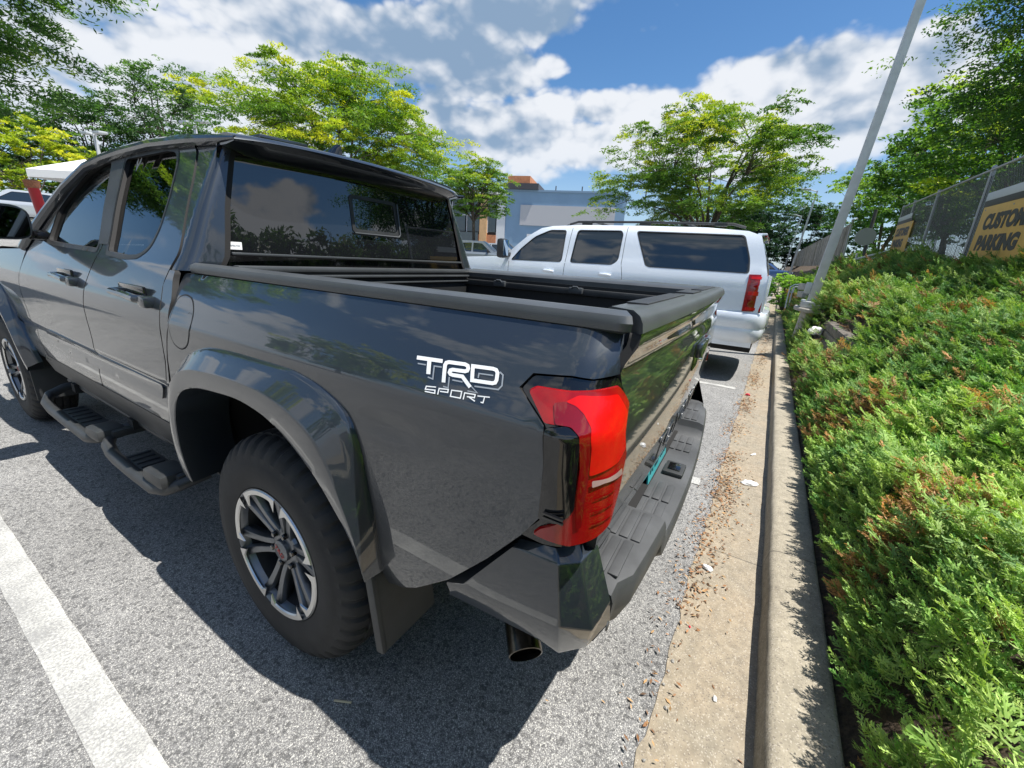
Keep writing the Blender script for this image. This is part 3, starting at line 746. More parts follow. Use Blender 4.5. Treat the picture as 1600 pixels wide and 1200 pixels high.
m.tube([(.03, .08, -.12), (.03, -.02, -.14), (.03, -.03, .0)], .018); m.build('frame', M['white_wall'], t)
t = empty('block_stack', (12.5, -1.95, .9), label='two pale concrete blocks lying beside the lamp post footing', cat='blocks')
for z_ in (.12, .32):
    m = MB(); m.cbox((0, 0, z_), (.35, .26, .17), .02, Matrix.Rotation(.2+z_, 3, 'Z')); m.build('block', M['concrete_base'], t)
# litter
def crumple(name, loc, s, flat, material, seed, **k):
    bm = bmesh.new(); bmesh.ops.create_icosphere(bm, subdivisions=3, radius=1); r = random.Random(seed)
    offs = [Vector((r.uniform(-1, 1), r.uniform(-1, 1), r.uniform(-1, 1))).normalized() for _ in range(14)]
    for v in bm.verts:
        d = 1+.35*max(v.co.normalized().dot(o) for o in offs)**6-.4*max(v.co.normalized().dot(-o) for o in offs[:6])**8
        v.co = Vector((v.co.x*d*s[0], v.co.y*d*s[1], max(-.2, v.co.z)*d*s[2]*flat))
    me = bpy.data.meshes.new(name); bm.to_mesh(me); bm.free(); o = link(name, me, material, **k); o.location = loc; o.rotation_euler = (0, 0, r.uniform(0, 3)); return o
crumple('plastic_wrapper', (1.54, -1.335, .012), (.05, .022, .02), 1, M['decal_white'], 3, label='clear crumpled plastic wrapper lying on the sandy gutter', cat='litter')
crumple('paper_scrap', (.44, -1.215, .012), (.022, .016, .012), 1, M['paper'], 5, label='white crumpled tissue in the dead leaves near the bumper', cat='litter')
crumple('paper_scrap', (2.12, -1.34, .010), (.03, .009, .006), 1, M['paper'], 8, label='thin flat white scrap farther up the gutter', cat='litter')
crumple('paper_cup', (6.85, -1.93, .56), (.10, .09, .09), 1, M['paper'], 6, label='crushed white cup in the junipers by the timber wall', cat='litter')
crumple('red_petal', (4.05, -1.20, .012), (.022, .018, .02), 1, M['petal'], 12, label='bright red petal on the gutter by the second stall line', cat='petal')
crumple('red_petal', (.03, -1.20, .008), (.005, .004, .003), 1, M['petal'], 13, label='tiny orange-red petal on the bare gutter near the leaf drift', cat='petal')
crumple('pebble', (-.235, -1.322, .009), (.008, .006, .008), 1, M['paper'], 14, label='small white pebble alone on the gutter concrete', cat='pebble')
for i, (x, y, s_) in enumerate(((-.36, -1.19, .006), (-.22, -1.17, .005), (-.17, -1.175, .006), (-.1, -1.168, .004), (-.55, -1.17, .005), (-.28, -1.165, .005))):
    crumple('pebble', (x, y, .008), (s_, s_*.8, s_*.8), 1, M['stone'], 20+i, label=('second lowest dark stone on the ragged asphalt edge', 'largest dark stone in the cluster on the ragged asphalt edge', 'dark stone touching the largest one on the asphalt edge', 'smallest dark stone, farthest up the gutter edge', 'lowest of the dark stones, alone on the asphalt edge', 'third lowest dark stone, just below the cluster')[i], cat='pebble', group='dark stones by the gutter')
o = MB(); o.tube([(-.94, -.30, .008), (-.915, -.35, .009)], .0035, 6); o.build('twig', mat('straw', (.5, .42, .28), .8), label='short pale straw on the shaded asphalt below the mud flap', cat='twig')

# ------------------------------------------------------------------ trees
def limb_pts(p, q, r, n=7, wob=.06):
    p = np.array(p, float); q = np.array(q, float); L = np.linalg.norm(q-p); out = []
    for i in range(n):
        t = i/(n-1); out.append(p+(q-p)*t+np.array([0, 0, L*.10*math.sin(t*3.14)])+(r.normal(0, wob*L/ n, 3) if 0 < i < n-1 else 0))
    return out
def make_tree(name, loc, h, rad, seed, style='locust', clumps=90, leaf=.10, nleaf=130, trunk_h=.28, cols=None, rz=0, **k):
    leaf *= .86; nleaf = int(nleaf*(2.1 if style == 'locust' else 1.6)); r = np.random.default_rng(seed); o = empty(name, loc, rz, **k)
    if cols is None: cols = [(.075, .15, .022), (.14, .22, .025), (.36, .34, .030)]
    cols = np.array(cols)*1.3*np.array([.96, 1., 1.05]); tb = h*trunk_h; cz = (h+tb)/2; rzz = (h-tb)/2
    m = MB(); tr = max(.07, h*.016)
    fork = np.array([r.normal(0, .02*h), r.normal(0, .02*h), tb])
    m.tube([(0, 0, -.4), (0, 0, .1), tuple(fork*.5+np.array([.03, 0, 0])), tuple(fork)], [tr*1.4, tr*1.15, tr, tr*.9], 9)
    C = []
    nm = 13 if style == 'locust' else 10; mains = []
    for i in range(nm):
        a = 2*math.pi*i/nm*1.0+r.normal(0, .3); e = r.uniform(.05, 1.0); q = np.array([math.cos(a)*rad*.62*(1-.45*e), math.sin(a)*rad*.62*(1-.45*e), tb+(h-tb)*(.22+.62*e)])
        pts = limb_pts(fork, q, r); m.tube([tuple(p) for p in pts], list(np.linspace(tr*.55, tr*.14, len(pts))), 6, cap=False); mains.append(pts)
    for i in range(clumps):
        for _ in range(60):
            p = r.uniform(-1, 1, 3); n_ = np.linalg.norm(p)
            if n_ > 1 or n_ < (.42 if style != 'conifer' else .2): continue
            if style == 'conifer' and math.hypot(p[0], p[1]) > (1-p[2])*.55+.08: continue
            if style == 'locust' and p[2] < -.55 and r.random() < .5: continue
            break
        lump = 1+(.22 if style == 'locust' else .12)*math.sin(3*math.atan2(p[1], p[0])+seed)+(.13 if style == 'locust' else .06)*r.normal()
        c = np.array([p[0]*rad*lump, p[1]*rad*lump, cz+p[2]*rzz]); C.append(c)
        mp = mains[r.integers(0, nm)]; best = min((np.linalg.norm(np.array(q)-c), j, mi) for mi, mp in enumerate(mains) for j, q in enumerate(mp[2:]))
        q = mains[best[2]][best[1]+2]; pts = limb_pts(q, c, r, 4, .1); m.tube([tuple(p_) for p_ in pts], [tr*.14, tr*.11, tr*.07, tr*.04], 4, cap=False)
    m.build('trunk', M['bark'], o, recalc=False)
    C = np.array(C); nC = len(C); cs = h*{'locust': .085, 'round': .085, 'conifer': .07, 'bush': .12}[style]
    csz = cs*r.uniform(.7, 1.5, nC); N = nC*nleaf; ci = np.repeat(np.arange(nC), nleaf)
    ns = 9 if style in ('locust', 'bush') else 8
    so = r.normal(0, 1, (nC*ns, 3)); so /= (np.linalg.norm(so, axis=1)[:, None]+1e-9); so *= (.35+.65*r.random(nC*ns)**.6)[:, None]
    si = ci*ns+r.integers(0, ns, N); lo_ = r.normal(0, 1, (N, 3)); lo_ /= (np.linalg.norm(lo_, axis=1)[:, None]+1e-9); lo_ *= (r.random(N)**.45)[:, None]*np.array([.36, .36, .20])
    off = so[si]+lo_
    flat = .45 if style == 'locust' else .75
    P = C[ci]+off*csz[ci, None]*np.array([1.25, 1.25, flat])
    if style == 'locust': P[:, 2] -= .25*csz[ci]*(off[:, 0]**2+off[:, 1]**2)
    d = r.normal(0, 1, (N, 3)); d[:, 2] *= .5; d += off*.6; d /= np.linalg.norm(d, axis=1)[:, None]
    nn = r.normal(0, .6, (N, 3))+np.array([0, 0, 1.]); s = np.cross(d, nn); s /= np.linalg.norm(s, axis=1)[:, None]+1e-9
    L = leaf*r.uniform(.6, 1.4, N)[:, None]; Wd = L*(.30 if style == 'locust' else .42)
    V = np.stack([P-d*L, P+s*Wd, P+d*L, P-s*Wd], 1).reshape(-1, 3); F = np.arange(N*4).reshape(-1, 4)
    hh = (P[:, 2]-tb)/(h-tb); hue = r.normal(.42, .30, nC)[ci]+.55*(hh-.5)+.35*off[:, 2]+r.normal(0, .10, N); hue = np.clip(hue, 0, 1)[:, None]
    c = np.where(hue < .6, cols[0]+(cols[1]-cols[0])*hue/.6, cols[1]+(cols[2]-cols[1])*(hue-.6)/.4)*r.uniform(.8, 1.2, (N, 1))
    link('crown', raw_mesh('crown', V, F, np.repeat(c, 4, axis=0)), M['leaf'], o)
    return o
G_D = [(.030, .075, .022), (.055, .12, .030), (.10, .18, .040)]
G_M = [(.040, .10, .020), (.085, .17, .028), (.17, .26, .035)]
G_Y = [(.13, .21, .020), (.28, .33, .025), (.48, .45, .030)]
G_LO = [(.055, .12, .020), (.13, .21, .024), (.36, .37, .032)]
G_C = [(.012, .035, .018), (.022, .055, .025), (.035, .075, .030)]
make_tree('locust_tree', (9.3, 13.2, .75), 7.0, 3.5, 5, clumps=200, nleaf=250, leaf=.068, cols=[(.06, .13, .02), (.19, .27, .022), (.44, .43, .028)], label='large yellow-green locust tree standing behind the truck cab', cat='tree')
make_tree('locust_tree', (21.2, 15.9, 1.0), 6.5, 2.35, 9, clumps=70, nleaf=150, leaf=.10, trunk_h=.42, cols=G_LO, label='small locust tree before the glass and brick building', cat='tree')
make_tree('locust_tree', (20.3, 2.4, .35), 8.3, 4.3, 3, clumps=165, nleaf=250, leaf=.082, cols=G_LO, label='wide locust tree rising behind the silver SUV roof', cat='tree')
make_tree('leafy_tree', (15.6, 43.5, 2.6), 12.2, 4.1, 12, 'round', clumps=110, nleaf=140, leaf=.12, cols=G_D, label='dark green round-topped tree left of the truck roof', cat='tree')
make_tree('leafy_tree', (11.2, 45.0, 2.6), 9.2, 2.9, 14, 'round', clumps=80, nleaf=120, leaf=.12, cols=G_D, label='slimmer dark tree between the overhanging branches and the round-topped tree', cat='tree')
make_tree('leafy_tree', (6.2, 47, 2.8), 7.4, 3.6, 15, 'round', clumps=100, nleaf=120, leaf=.13, cols=G_D, label='dark tree behind the yellow shrubbery at the far left edge', cat='tree')
make_tree('overhanging_tree', (-.62, 9.6, .2), 8.2, 2.05, 16, 'locust', clumps=140, nleaf=760, leaf=.046, trunk_h=.30, cols=[(.05, .12, .022), (.12, .22, .03), (.30, .40, .04)], label='near tree whose feathery branches hang into the top left corner', cat='tree')
for i, (x, y, h, rd, lb) in enumerate(((6.3, 39.5, 5.6, 3.7, 'bright yellow-green bushy tree at the left edge behind the parked silver SUV'), (14.0, 38.5, 5.0, 3.4, 'bright yellow-green bushy tree low between the lamp post and the truck roof'), (1.2, 38, 5.4, 3.4, 'bright yellow-green bushy tree mostly outside the left edge'))):
    make_tree('golden_tree', (x, y, 2.3), h, rd, 30+i, 'round', clumps=80, nleaf=130, leaf=.12, trunk_h=.12, cols=G_Y, label=lb, cat='tree', group='yellow-green trees along the far kerb')
for i, (x, y, h, rd, lb) in enumerate(((9.9, 44, 6.0, 4.2, 'dark green shrubby tree directly behind the white tent'), (19, 40, 6.0, 4.5, 'dark green shrubby tree hidden behind the cab windows'))):
    make_tree('shrubby_tree', (x, y, 2.0), h, rd, 50+i, 'round', clumps=80, nleaf=110, leaf=.14, trunk_h=.08, cols=G_D, label=lb, cat='tree')
make_tree('bank_tree', (37, -6.6, 2.2), 7.4, 3.6, 18, 'round', clumps=110, nleaf=130, leaf=.12, trunk_h=.15, cols=G_M, label='mid green tree behind the tan slatted fence', cat='tree')
make_tree('bank_tree', (25.5, -7.4, 2.4), 7.5, 3.8, 19, 'round', clumps=120, nleaf=140, leaf=.11, trunk_h=.15, cols=G_M, label='mid green tree behind the round sign beyond the fence end', cat='tree')
make_tree('bank_tree', (18.8, -7.4, 2.2), 6.8, 3.3, 20, 'round', clumps=110, nleaf=150, leaf=.09, trunk_h=.12, cols=[(.05, .12, .02), (.12, .22, .03), (.34, .40, .035)], label='lighter green tree above the distant yellow sign', cat='tree')
make_tree('shade_tree', (12.6, -7.9, 1.4), 9.8, 3.9, 22, 'round', clumps=300, nleaf=380, leaf=.05, trunk_h=.16, cols=[(.030, .075, .020), (.06, .13, .028), (.12, .20, .035)], label='tall dark green tree filling the top right corner above the fence', cat='tree')
for i, (x, y, h, rd) in enumerate(((57, 1.5, 9.0, 3.2), (60, 6.2, 8.4, 3.2), (63, -3.2, 9.4, 3.0), (60, 10.5, 7.2, 3.2), (66, 3.8, 9.6, 3.0))):
    make_tree('evergreen_tree', (x, y, 1.6), h, rd, 60+i, 'round', clumps=100, nleaf=130, leaf=.16, trunk_h=.05, cols=G_C, cat='tree', group='dark evergreens beyond the SUV',
              label=['dark evergreen directly above the SUV tail', 'dark evergreen behind the wide locust tree', 'dark evergreen behind the distant lamp posts', 'dark evergreen leftmost behind the SUV roof', 'tallest dark evergreen at the back of the group'][i])
make_tree('round_bush', (16.5, -1.55, .25), 1.5, .62, 70, 'bush', clumps=40, nleaf=120, leaf=.04, trunk_h=.05, cols=[(.07, .17, .02), (.14, .28, .03), (.24, .38, .05)], label='bright green round bush at the kerb just past the SUV tail', cat='bush')
def hedge(x0, x1, y0, y1, zb, h, n, leaf, cols, seed, **k):
    r = np.random.default_rng(seed); nc = n//90; cols = np.array(cols)
    C = np.stack([r.uniform(x0, x1, nc), r.uniform(y0, y1, nc), zb+h*r.random(nc)**.8], 1); C[:, 2] += .18*(vnoise(C[:, 0]*1.3, C[:, 1], 5)-.5)
    ci = np.repeat(np.arange(nc), 90); o_ = r.normal(0, 1, (len(ci), 3)); o_ /= np.linalg.norm(o_, axis=1)[:, None]; P = C[ci]+o_*(r.random(len(ci))**.5)[:, None]*np.array([.30, .28, .22])
    d = r.normal(0, 1, P.shape); d /= np.linalg.norm(d, axis=1)[:, None]; s_ = np.cross(d, r.normal(0, .6, P.shape)+np.array([0, 0, 1.])); s_ /= np.linalg.norm(s_, axis=1)[:, None]
    L = leaf*r.uniform(.6, 1.3, len(P))[:, None]; V = np.stack([P-d*L, P+s_*L*.42, P+d*L, P-s_*L*.42], 1).reshape(-1, 3)
    q = np.clip(r.normal(.4, .25, nc)[ci]+.3*o_[:, 2], 0, 1)[:, None]; c = cols[0]+(cols[2]-cols[0])*q
    o = empty('hedge', ((x0+x1)/2, (y0+y1)/2, zb), **k); V -= np.array([(x0+x1)/2, (y0+y1)/2, zb])
    link('foliage', raw_mesh('foliage', V, np.arange(len(V)).reshape(-1, 4), np.repeat(c, 4, axis=0)), M['leaf'], o)
    m = MB()
    for i in range(int((x1-x0)/1.1)):
        x = x0-(x0+x1)/2+.5+i*1.1; m.tube([(x, 0, -.4), (x+.05, .05, h*.4), (x+.2, -.1, h*.8)], [.04, .03, .01], 6)
    m.build('stems', M['bark'], o); return o
hedge(-9, 9.4, -6.4, -5.2, 1.15, 2.05, 78000, .075, [(.02, .05, .015), (.04, .09, .02), (.07, .14, .03)], 9, label='dense dark hedge showing through the chain-link fence behind the large yellow sign', cat='hedge')
# trees out of frame whose images show in the glossy paint and glass
make_tree('roadside_tree', (-19, 3.5, 0), 8.5, 4.2, 80, 'round', clumps=70, nleaf=90, leaf=.17, cols=G_M, label='green tree out to the left across the parking lane', cat='tree')
make_tree('roadside_tree', (-13, 15, .7), 8, 4.0, 81, 'round', clumps=70, nleaf=90, leaf=.17, cols=G_LO, label='yellow-green tree out to the left farther up the lane', cat='tree')

# ------------------------------------------------------------------ buildings
def plane_box(m, o, ax, ay, c0, c1, z0, z1, d0, d1):
    """box on a facade: c along ax, d outward along ay"""
    P = lambda c, d, z: tuple(Vector(o)+Vector(ax)*c+Vector(ay)*d+Vector((0, 0, z)))
    m.add([P(c0, d0, z0), P(c1, d0, z0), P(c1, d1, z0), P(c0, d1, z0), P(c0, d0, z1), P(c1, d0, z1), P(c1, d1, z1), P(c0, d1, z1)],
          [(3, 2, 1, 0), (4, 5, 6, 7), (0, 1, 5, 4), (1, 2, 6, 5), (2, 3, 7, 6), (3, 0, 4, 7)])
O = (40.4, 26.1, 0); A = Vector((49-40.4, 0-26.1, 0)).normalized(); B_ = Vector((A.y, -A.x, 0))
if B_.dot(Vector((-1, -1, 0))) < 0: B_ = -B_
bd = empty('blue_building', (0, 0, 0), label='long flat-roofed blue building with a pale panel behind the locust trees', cat='building')
m = MB(); plane_box(m, O, A, B_, 0, 13, .5, 8.95, -14, 0); m.build('walls', M['blue_wall'], bd)
m = MB(); plane_box(m, O, A, B_, 0, 13.1, 8.95, 9.15, -14.1, .12); m.build('roof_edge', mat('pale blue coping', (.2, .3, .42), .6), bd)
m = MB(); plane_box(m, O, A, B_, 1.7, 12, 5.5, 7.6, 0, .15); m.build('pale_panel', M['panel_grey'], bd)
m = MB(); plane_box(m, O, A, B_, 2.6, 5.2, 1, 4.6, .0, .1); m.build('door_frame', M['white_wall'], bd)
m = MB()
for i in range(6): plane_box(m, O, A, B_, 3.2, 5.1, 4.35-.4*i-.16, 4.35-.4*i, .1, .16)
m.build('louvre', M['roof_dark'], bd)
m = MB()
for c_ in (5, 8, 11, 15): m.tube([tuple(Vector(O)+A*c_-B_*3+Vector((0, 0, 9.1))), tuple(Vector(O)+A*c_-B_*3+Vector((0, 0, 10.1 if c_ != 11 else 9.8)))], .07, 6)
m.build('roof_pipe', M['roof_dark'], bd)
bg_ = empty('brick_building', (0, 0, 0), label='glass-fronted building with orange brick base and tan pilaster', cat='building')
m = MB(); plane_box(m, O, A, B_, -20, -1.0, .5, 8.6, -10, -.3); m.build('walls', M['roof_dark'], bg_)
m = MB(); plane_box(m, O, A, B_, -1.0, -.02, .5, 8.9, -9, .1); m.build('white_return', M['white_wall'], bg_)
m = MB(); plane_box(m, O, A, B_, -2.95, -2.1, .5, 8.6, -.3, .3); m.build('pilaster', M['tan_wall'], bg_)
for c0, c1 in ((-2.1, -1.05), (-4.6, -3.0), (-6.4, -4.7), (-8.4, -6.5), (-10.4, -8.5), (-13.4, -10.5)):
    m = MB(); plane_box(m, O, A, B_, c0+.08, c1-.08, 4.6, 8.3, -.29, .05); wdo = m.build('window', M['glass_house'], bg_)
    m = MB(); plane_box(m, O, A, B_, c0, c0+.08, 4.5, 8.4, -.28, .12)
    plane_box(m, O, A, B_, c0+.08, c1, 6.3, 6.4, -.28, .12); m.build('mullion', M['panel_grey'], wdo)
m = MB(); plane_box(m, O, A, B_, -20, -1.0, .5, 4.3, -.28, .2); m.build('brick_base', M['orange_brick'], bg_)
m = MB(); plane_box(m, O, A, B_, -5.4, -3.1, .5, 4.5, .2, .3); m.build('shopfront', M['glass_house'], bg_)
m = MB(); plane_box(m, O, A, B_, -6.5, -1.0, 8.6, 9.0, -.3, .5); m.build('fascia', M['white_wall'], bg_)
m = MB(); plane_box(m, O, A, B_, .1, 2.6, 9.75, 10.5, -6, .2); m.build('roof_box', M['orange_brick'], bg_)
m = MB(); plane_box(m, O, A, B_, -.3, 3.6, 9.16, 9.75, -6, .4); m.build('roof_slab', M['roof_dark'], bg_)
# white tent
t = empty('canopy_tent', (3.65, 18.3, 1.42), label='white square canopy tent on thin legs left of the truck cab', cat='tent')
hw = .95; m = MB(); hgt = 1.80
m.add([(-hw, -hw, hgt), (hw, -hw, hgt), (hw, hw, hgt), (-hw, hw, hgt), (0, 0, hgt+.5)], [(0, 1, 4), (1, 2, 4), (2, 3, 4), (3, 0, 4)])
m.add([(-hw, -hw, hgt), (hw, -hw, hgt), (hw, hw, hgt), (-hw, hw, hgt), (-hw, -hw, hgt-.22), (hw, -hw, hgt-.22), (hw, hw, hgt-.22), (-hw, hw, hgt-.22)], [(0, 1, 5, 4), (1, 2, 6, 5), (2, 3, 7, 6), (3, 0, 4, 7)])
m.build('canvas_top', M['canvas'], t, recalc=False)
for sx in (-1, 1):
    for sy in (-1, 1): m = MB(); m.tube([(sx*hw*.97, sy*hw*.97, -.5), (sx*hw*.97, sy*hw*.97, hgt)], .03); m.build('leg', M['white_wall'], t)
t.rotation_euler = (0, 0, .5)
# red post with a rusty cap
t = empty('red_post', (.93, 10.55, .55), label='red painted round post with a rusty split cap beside the tent', cat='post')
m = MB(); m.tube([(.02, 0, 0), (0, 0, 1.62)], .078, 18); m.build('shaft', M['red_post'], t)
m = MB(); m.lathe([(1.60, .085), (1.62, .10), (1.72, .112), (1.74, .07), (1.72, 0)], 18, 'Z'); m.build('cap', M['rust'], t)
t.rotation_euler = (0, R(-4), 0)
def pchip(xs,ys):
    xs=np.array(xs,float);ys=np.array(ys,float);h=np.diff(xs);d=np.diff(ys)/h;m=np.zeros(len(xs))
    for i in range(1,len(xs)-1):
        if d[i-1]*d[i]>0:
            w1=2*h[i]+h[i-1];w2=h[i]+2*h[i-1];m[i]=(w1+w2)/(w1/d[i-1]+w2/d[i])
    m[0]=d[0];m[-1]=d[-1]
    def f(x):
        x=np.asarray(x,float);i=np.clip(np.searchsorted(xs,x)-1,0,len(xs)-2);t=(x-xs[i])/h[i]
        return ((2*t**3-3*t*t+1)*ys[i]+(t**3-2*t*t+t)*h[i]*m[i]+(-2*t**3+3*t*t)*ys[i+1]+(t**3-t*t)*h[i]*m[i+1])
    return f
W_bed=pchip([.25,.45,.55,.70,.90,1.03,1.085,1.12,1.20,1.262,1.32],[.80,.855,.885,.905,.918,.925,.925,.913,.872,.824,.78])
W_cab=pchip([.25,.45,.55,.65,.745,.765,.83,.86,.90,1.05,1.12,1.20,1.28,1.32,1.50,1.74,2.2],[.78,.83,.86,.893,.908,.909,.905,.919,.920,.925,.915,.885,.850,.828,.748,.635,.43])
def sstep(a,b,x):
    t=np.clip((np.asarray(x,float)-a)/(b-a),0,1);return t*t*(3-2*t)
UB=.945;RC=.10
def side_bed(u,z,off=0.0):
    # u runs rearward along the flank and round the rear corner; returns x>0 outward, y
    u=np.asarray(u,float);z=np.asarray(z,float)
    x0=W_bed(z)+off
    s=sstep(.86,1.06,u);zc=1.185+.05*s
    x0=x0-s*.010*np.clip((zc-z)/(zc-1.165),0,1)*(z>1.10)*np.clip((z-1.10)/.06,0,1)
    x0=x0-.007*np.exp(-((u-.56)/.10)**2-((z-1.0)/.03)**2)
    L2=RC*np.pi/2*.93
    th=np.clip((u-UB)/RC,0,L2/RC);b=np.clip(u-UB-L2,0,None)
    rr=RC+off
    x=x0-rr+rr*np.cos(th)-b*np.sin(th)
    y=-np.minimum(u,UB)-rr*np.sin(th)-b*np.cos(th)
    return x,y
LOGO_W = [[(0.6183, 1.1603), (0.6865, 1.1642), (0.6846, 1.1711), (0.6162, 1.1676)], [(0.647, 1.163), (0.655, 1.1383), (0.6654, 1.1394), (0.6575, 1.164)], [(0.708, 1.1314), (0.6995, 1.1616), (0.6898, 1.1623), (0.6989, 1.1304)], [(0.6995, 1.1616), (0.7002, 1.164), (0.6918, 1.1687), (0.6898, 1.1623)], [(0.7002, 1.164), (0.7036, 1.1652), (0.7001, 1.1717), (0.6918, 1.1687)], [(0.7036, 1.1652), (0.7406, 1.1675), (0.7405, 1.174), (0.7001, 1.1717)], [(0.7406, 1.1675), (0.7454, 1.1665), (0.751, 1.1718), (0.7405, 1.174)], [(0.7454, 1.1665), (0.7468, 1.1646), (0.7559, 1.1652), (0.751, 1.1718)], [(0.7468, 1.1646), (0.7464, 1.1629), (0.7544, 1.1586), (0.7559, 1.1652)], [(0.7464, 1.1629), (0.7442, 1.162), (0.7476, 1.1557), (0.7544, 1.1586)], [(0.7442, 1.162), (0.7144, 1.16), (0.7179, 1.1537), (0.7476, 1.1557)], [(0.7144, 1.16), (0.707, 1.157), (0.7159, 1.1528), (0.7179, 1.1537)], [(0.707, 1.157), (0.7063, 1.1497), (0.7158, 1.1518), (0.7159, 1.1528)], [(0.7063, 1.1497), (0.7123, 1.1453), (0.7163, 1.1514), (0.7158, 1.1518)], [(0.7123, 1.1453), (0.7203, 1.1444), (0.72, 1.151), (0.7163, 1.1514)], [(0.7203, 1.1444), (0.7424, 1.1458), (0.7447, 1.1525), (0.72, 1.151)], [(0.7424, 1.1458), (0.7655, 1.1319), (0.7708, 1.1368), (0.7447, 1.1525)], [(0.7655, 1.1678), (0.8059, 1.1704), (0.8053, 1.1766), (0.7548, 1.1736)], [(0.8059, 1.1704), (0.8111, 1.1698), (0.8148, 1.1754), (0.8053, 1.1766)], [(0.8111, 1.1698), (0.8139, 1.1673), (0.8214, 1.1695), (0.8148, 1.1754)], [(0.8139, 1.1673), (0.8161, 1.1569), (0.8242, 1.1563), (0.8214, 1.1695)], [(0.8161, 1.1569), (0.8153, 1.154), (0.8225, 1.1497), (0.8242, 1.1563)], [(0.8153, 1.154), (0.8121, 1.1528), (0.8148, 1.1467), (0.8225, 1.1497)], [(0.8121, 1.1528), (0.7712, 1.1501), (0.7646, 1.1432), (0.8148, 1.1467)], [(0.7712, 1.1501), (0.7655, 1.1678), (0.7548, 1.1736), (0.7646, 1.1432)], [(0.6882, 1.1202), (0.6624, 1.1171), (0.6652, 1.1153), (0.6887, 1.1182)], [(0.6624, 1.1171), (0.6618, 1.1093), (0.6649, 1.1118), (0.6652, 1.1153)], [(0.6618, 1.1093), (0.6869, 1.1121), (0.6892, 1.1145), (0.6649, 1.1118)], [(0.6869, 1.1121), (0.6879, 1.1088), (0.6914, 1.1069), (0.6892, 1.1145)], [(0.6879, 1.1088), (0.6635, 1.1076), (0.6638, 1.1055), (0.6914, 1.1069)], [(0.699, 1.1072), (0.6983, 1.1174), (0.6954, 1.1192), (0.6961, 1.1072)], [(0.6983, 1.1174), (0.7183, 1.1196), (0.721, 1.122), (0.6954, 1.1192)], [(0.7183, 1.1196), (0.7184, 1.1163), (0.7214, 1.1145), (0.721, 1.122)], [(0.7184, 1.1163), (0.7007, 1.1148), (0.7011, 1.1128), (0.7214, 1.1145)], [(0.7274, 1.1091), (0.7541, 1.1106), (0.7513, 1.1124), (0.73, 1.1112)], [(0.7541, 1.1106), (0.7532, 1.1245), (0.7506, 1.1222), (0.7513, 1.1124)], [(0.7532, 1.1245), (0.7265, 1.122), (0.7294, 1.1202), (0.7506, 1.1222)], [(0.7265, 1.122), (0.7274, 1.1091), (0.73, 1.1112), (0.7294, 1.1202)], [(0.7613, 1.1109), (0.7606, 1.1215), (0.7579, 1.1233), (0.7587, 1.1108)], [(0.7606, 1.1215), (0.7824, 1.123), (0.785, 1.1252), (0.7579, 1.1233)], [(0.7824, 1.123), (0.7823, 1.1194), (0.7849, 1.1176), (0.785, 1.1252)], [(0.7823, 1.1194), (0.7663, 1.1181), (0.7666, 1.1161), (0.7849, 1.1176)], [(0.7701, 1.1165), (0.7863, 1.112), (0.7872, 1.1138), (0.771, 1.1184)], [(0.7895, 1.1219), (0.8165, 1.125), (0.8161, 1.1269), (0.7891, 1.1238)], [(0.8039, 1.1237), (0.8037, 1.115), (0.8062, 1.1131), (0.8064, 1.1237)], [(0.8037, 1.115), (0.7995, 1.1148), (0.7997, 1.1129), (0.8062, 1.1131)]]
LOGO_G = [[(0.6245, 1.1521), (0.6469, 1.153), (0.6463, 1.1554), (0.624, 1.1545)], [(0.6605, 1.1319), (0.6767, 1.1306), (0.6726, 1.1333), (0.6608, 1.1344)], [(0.6767, 1.1306), (0.6707, 1.1544), (0.6666, 1.1566), (0.6726, 1.1333)], [(0.6707, 1.1544), (0.6882, 1.1555), (0.6876, 1.1579), (0.6666, 1.1566)], [(0.8209, 1.1695), (0.8286, 1.166), (0.8314, 1.1675), (0.8224, 1.1716)], [(0.8286, 1.166), (0.8329, 1.1497), (0.8362, 1.1491), (0.8314, 1.1675)], [(0.8329, 1.1497), (0.8282, 1.1429), (0.8302, 1.1405), (0.8362, 1.1491)], [(0.8282, 1.1429), (0.7765, 1.1388), (0.777, 1.1363), (0.8302, 1.1405)], [(0.781, 1.1529), (0.7801, 1.1595), (0.7767, 1.1615), (0.778, 1.1528)], [(0.7801, 1.1595), (0.8105, 1.1614), (0.81, 1.1636), (0.7767, 1.1615)], [(0.7047, 1.1223), (0.7197, 1.1222), (0.7159, 1.1246), (0.7047, 1.1247)], [(0.7197, 1.1222), (0.7149, 1.1431), (0.7116, 1.1428), (0.7159, 1.1246)], [(0.7228, 1.1377), (0.7476, 1.1386), (0.7473, 1.1409), (0.7225, 1.1401)], [(0.7694, 1.1351), (0.784, 1.1283), (0.789, 1.1273), (0.7707, 1.1368)], [(0.784, 1.1283), (0.7639, 1.1278), (0.7641, 1.1258), (0.789, 1.1273)]]
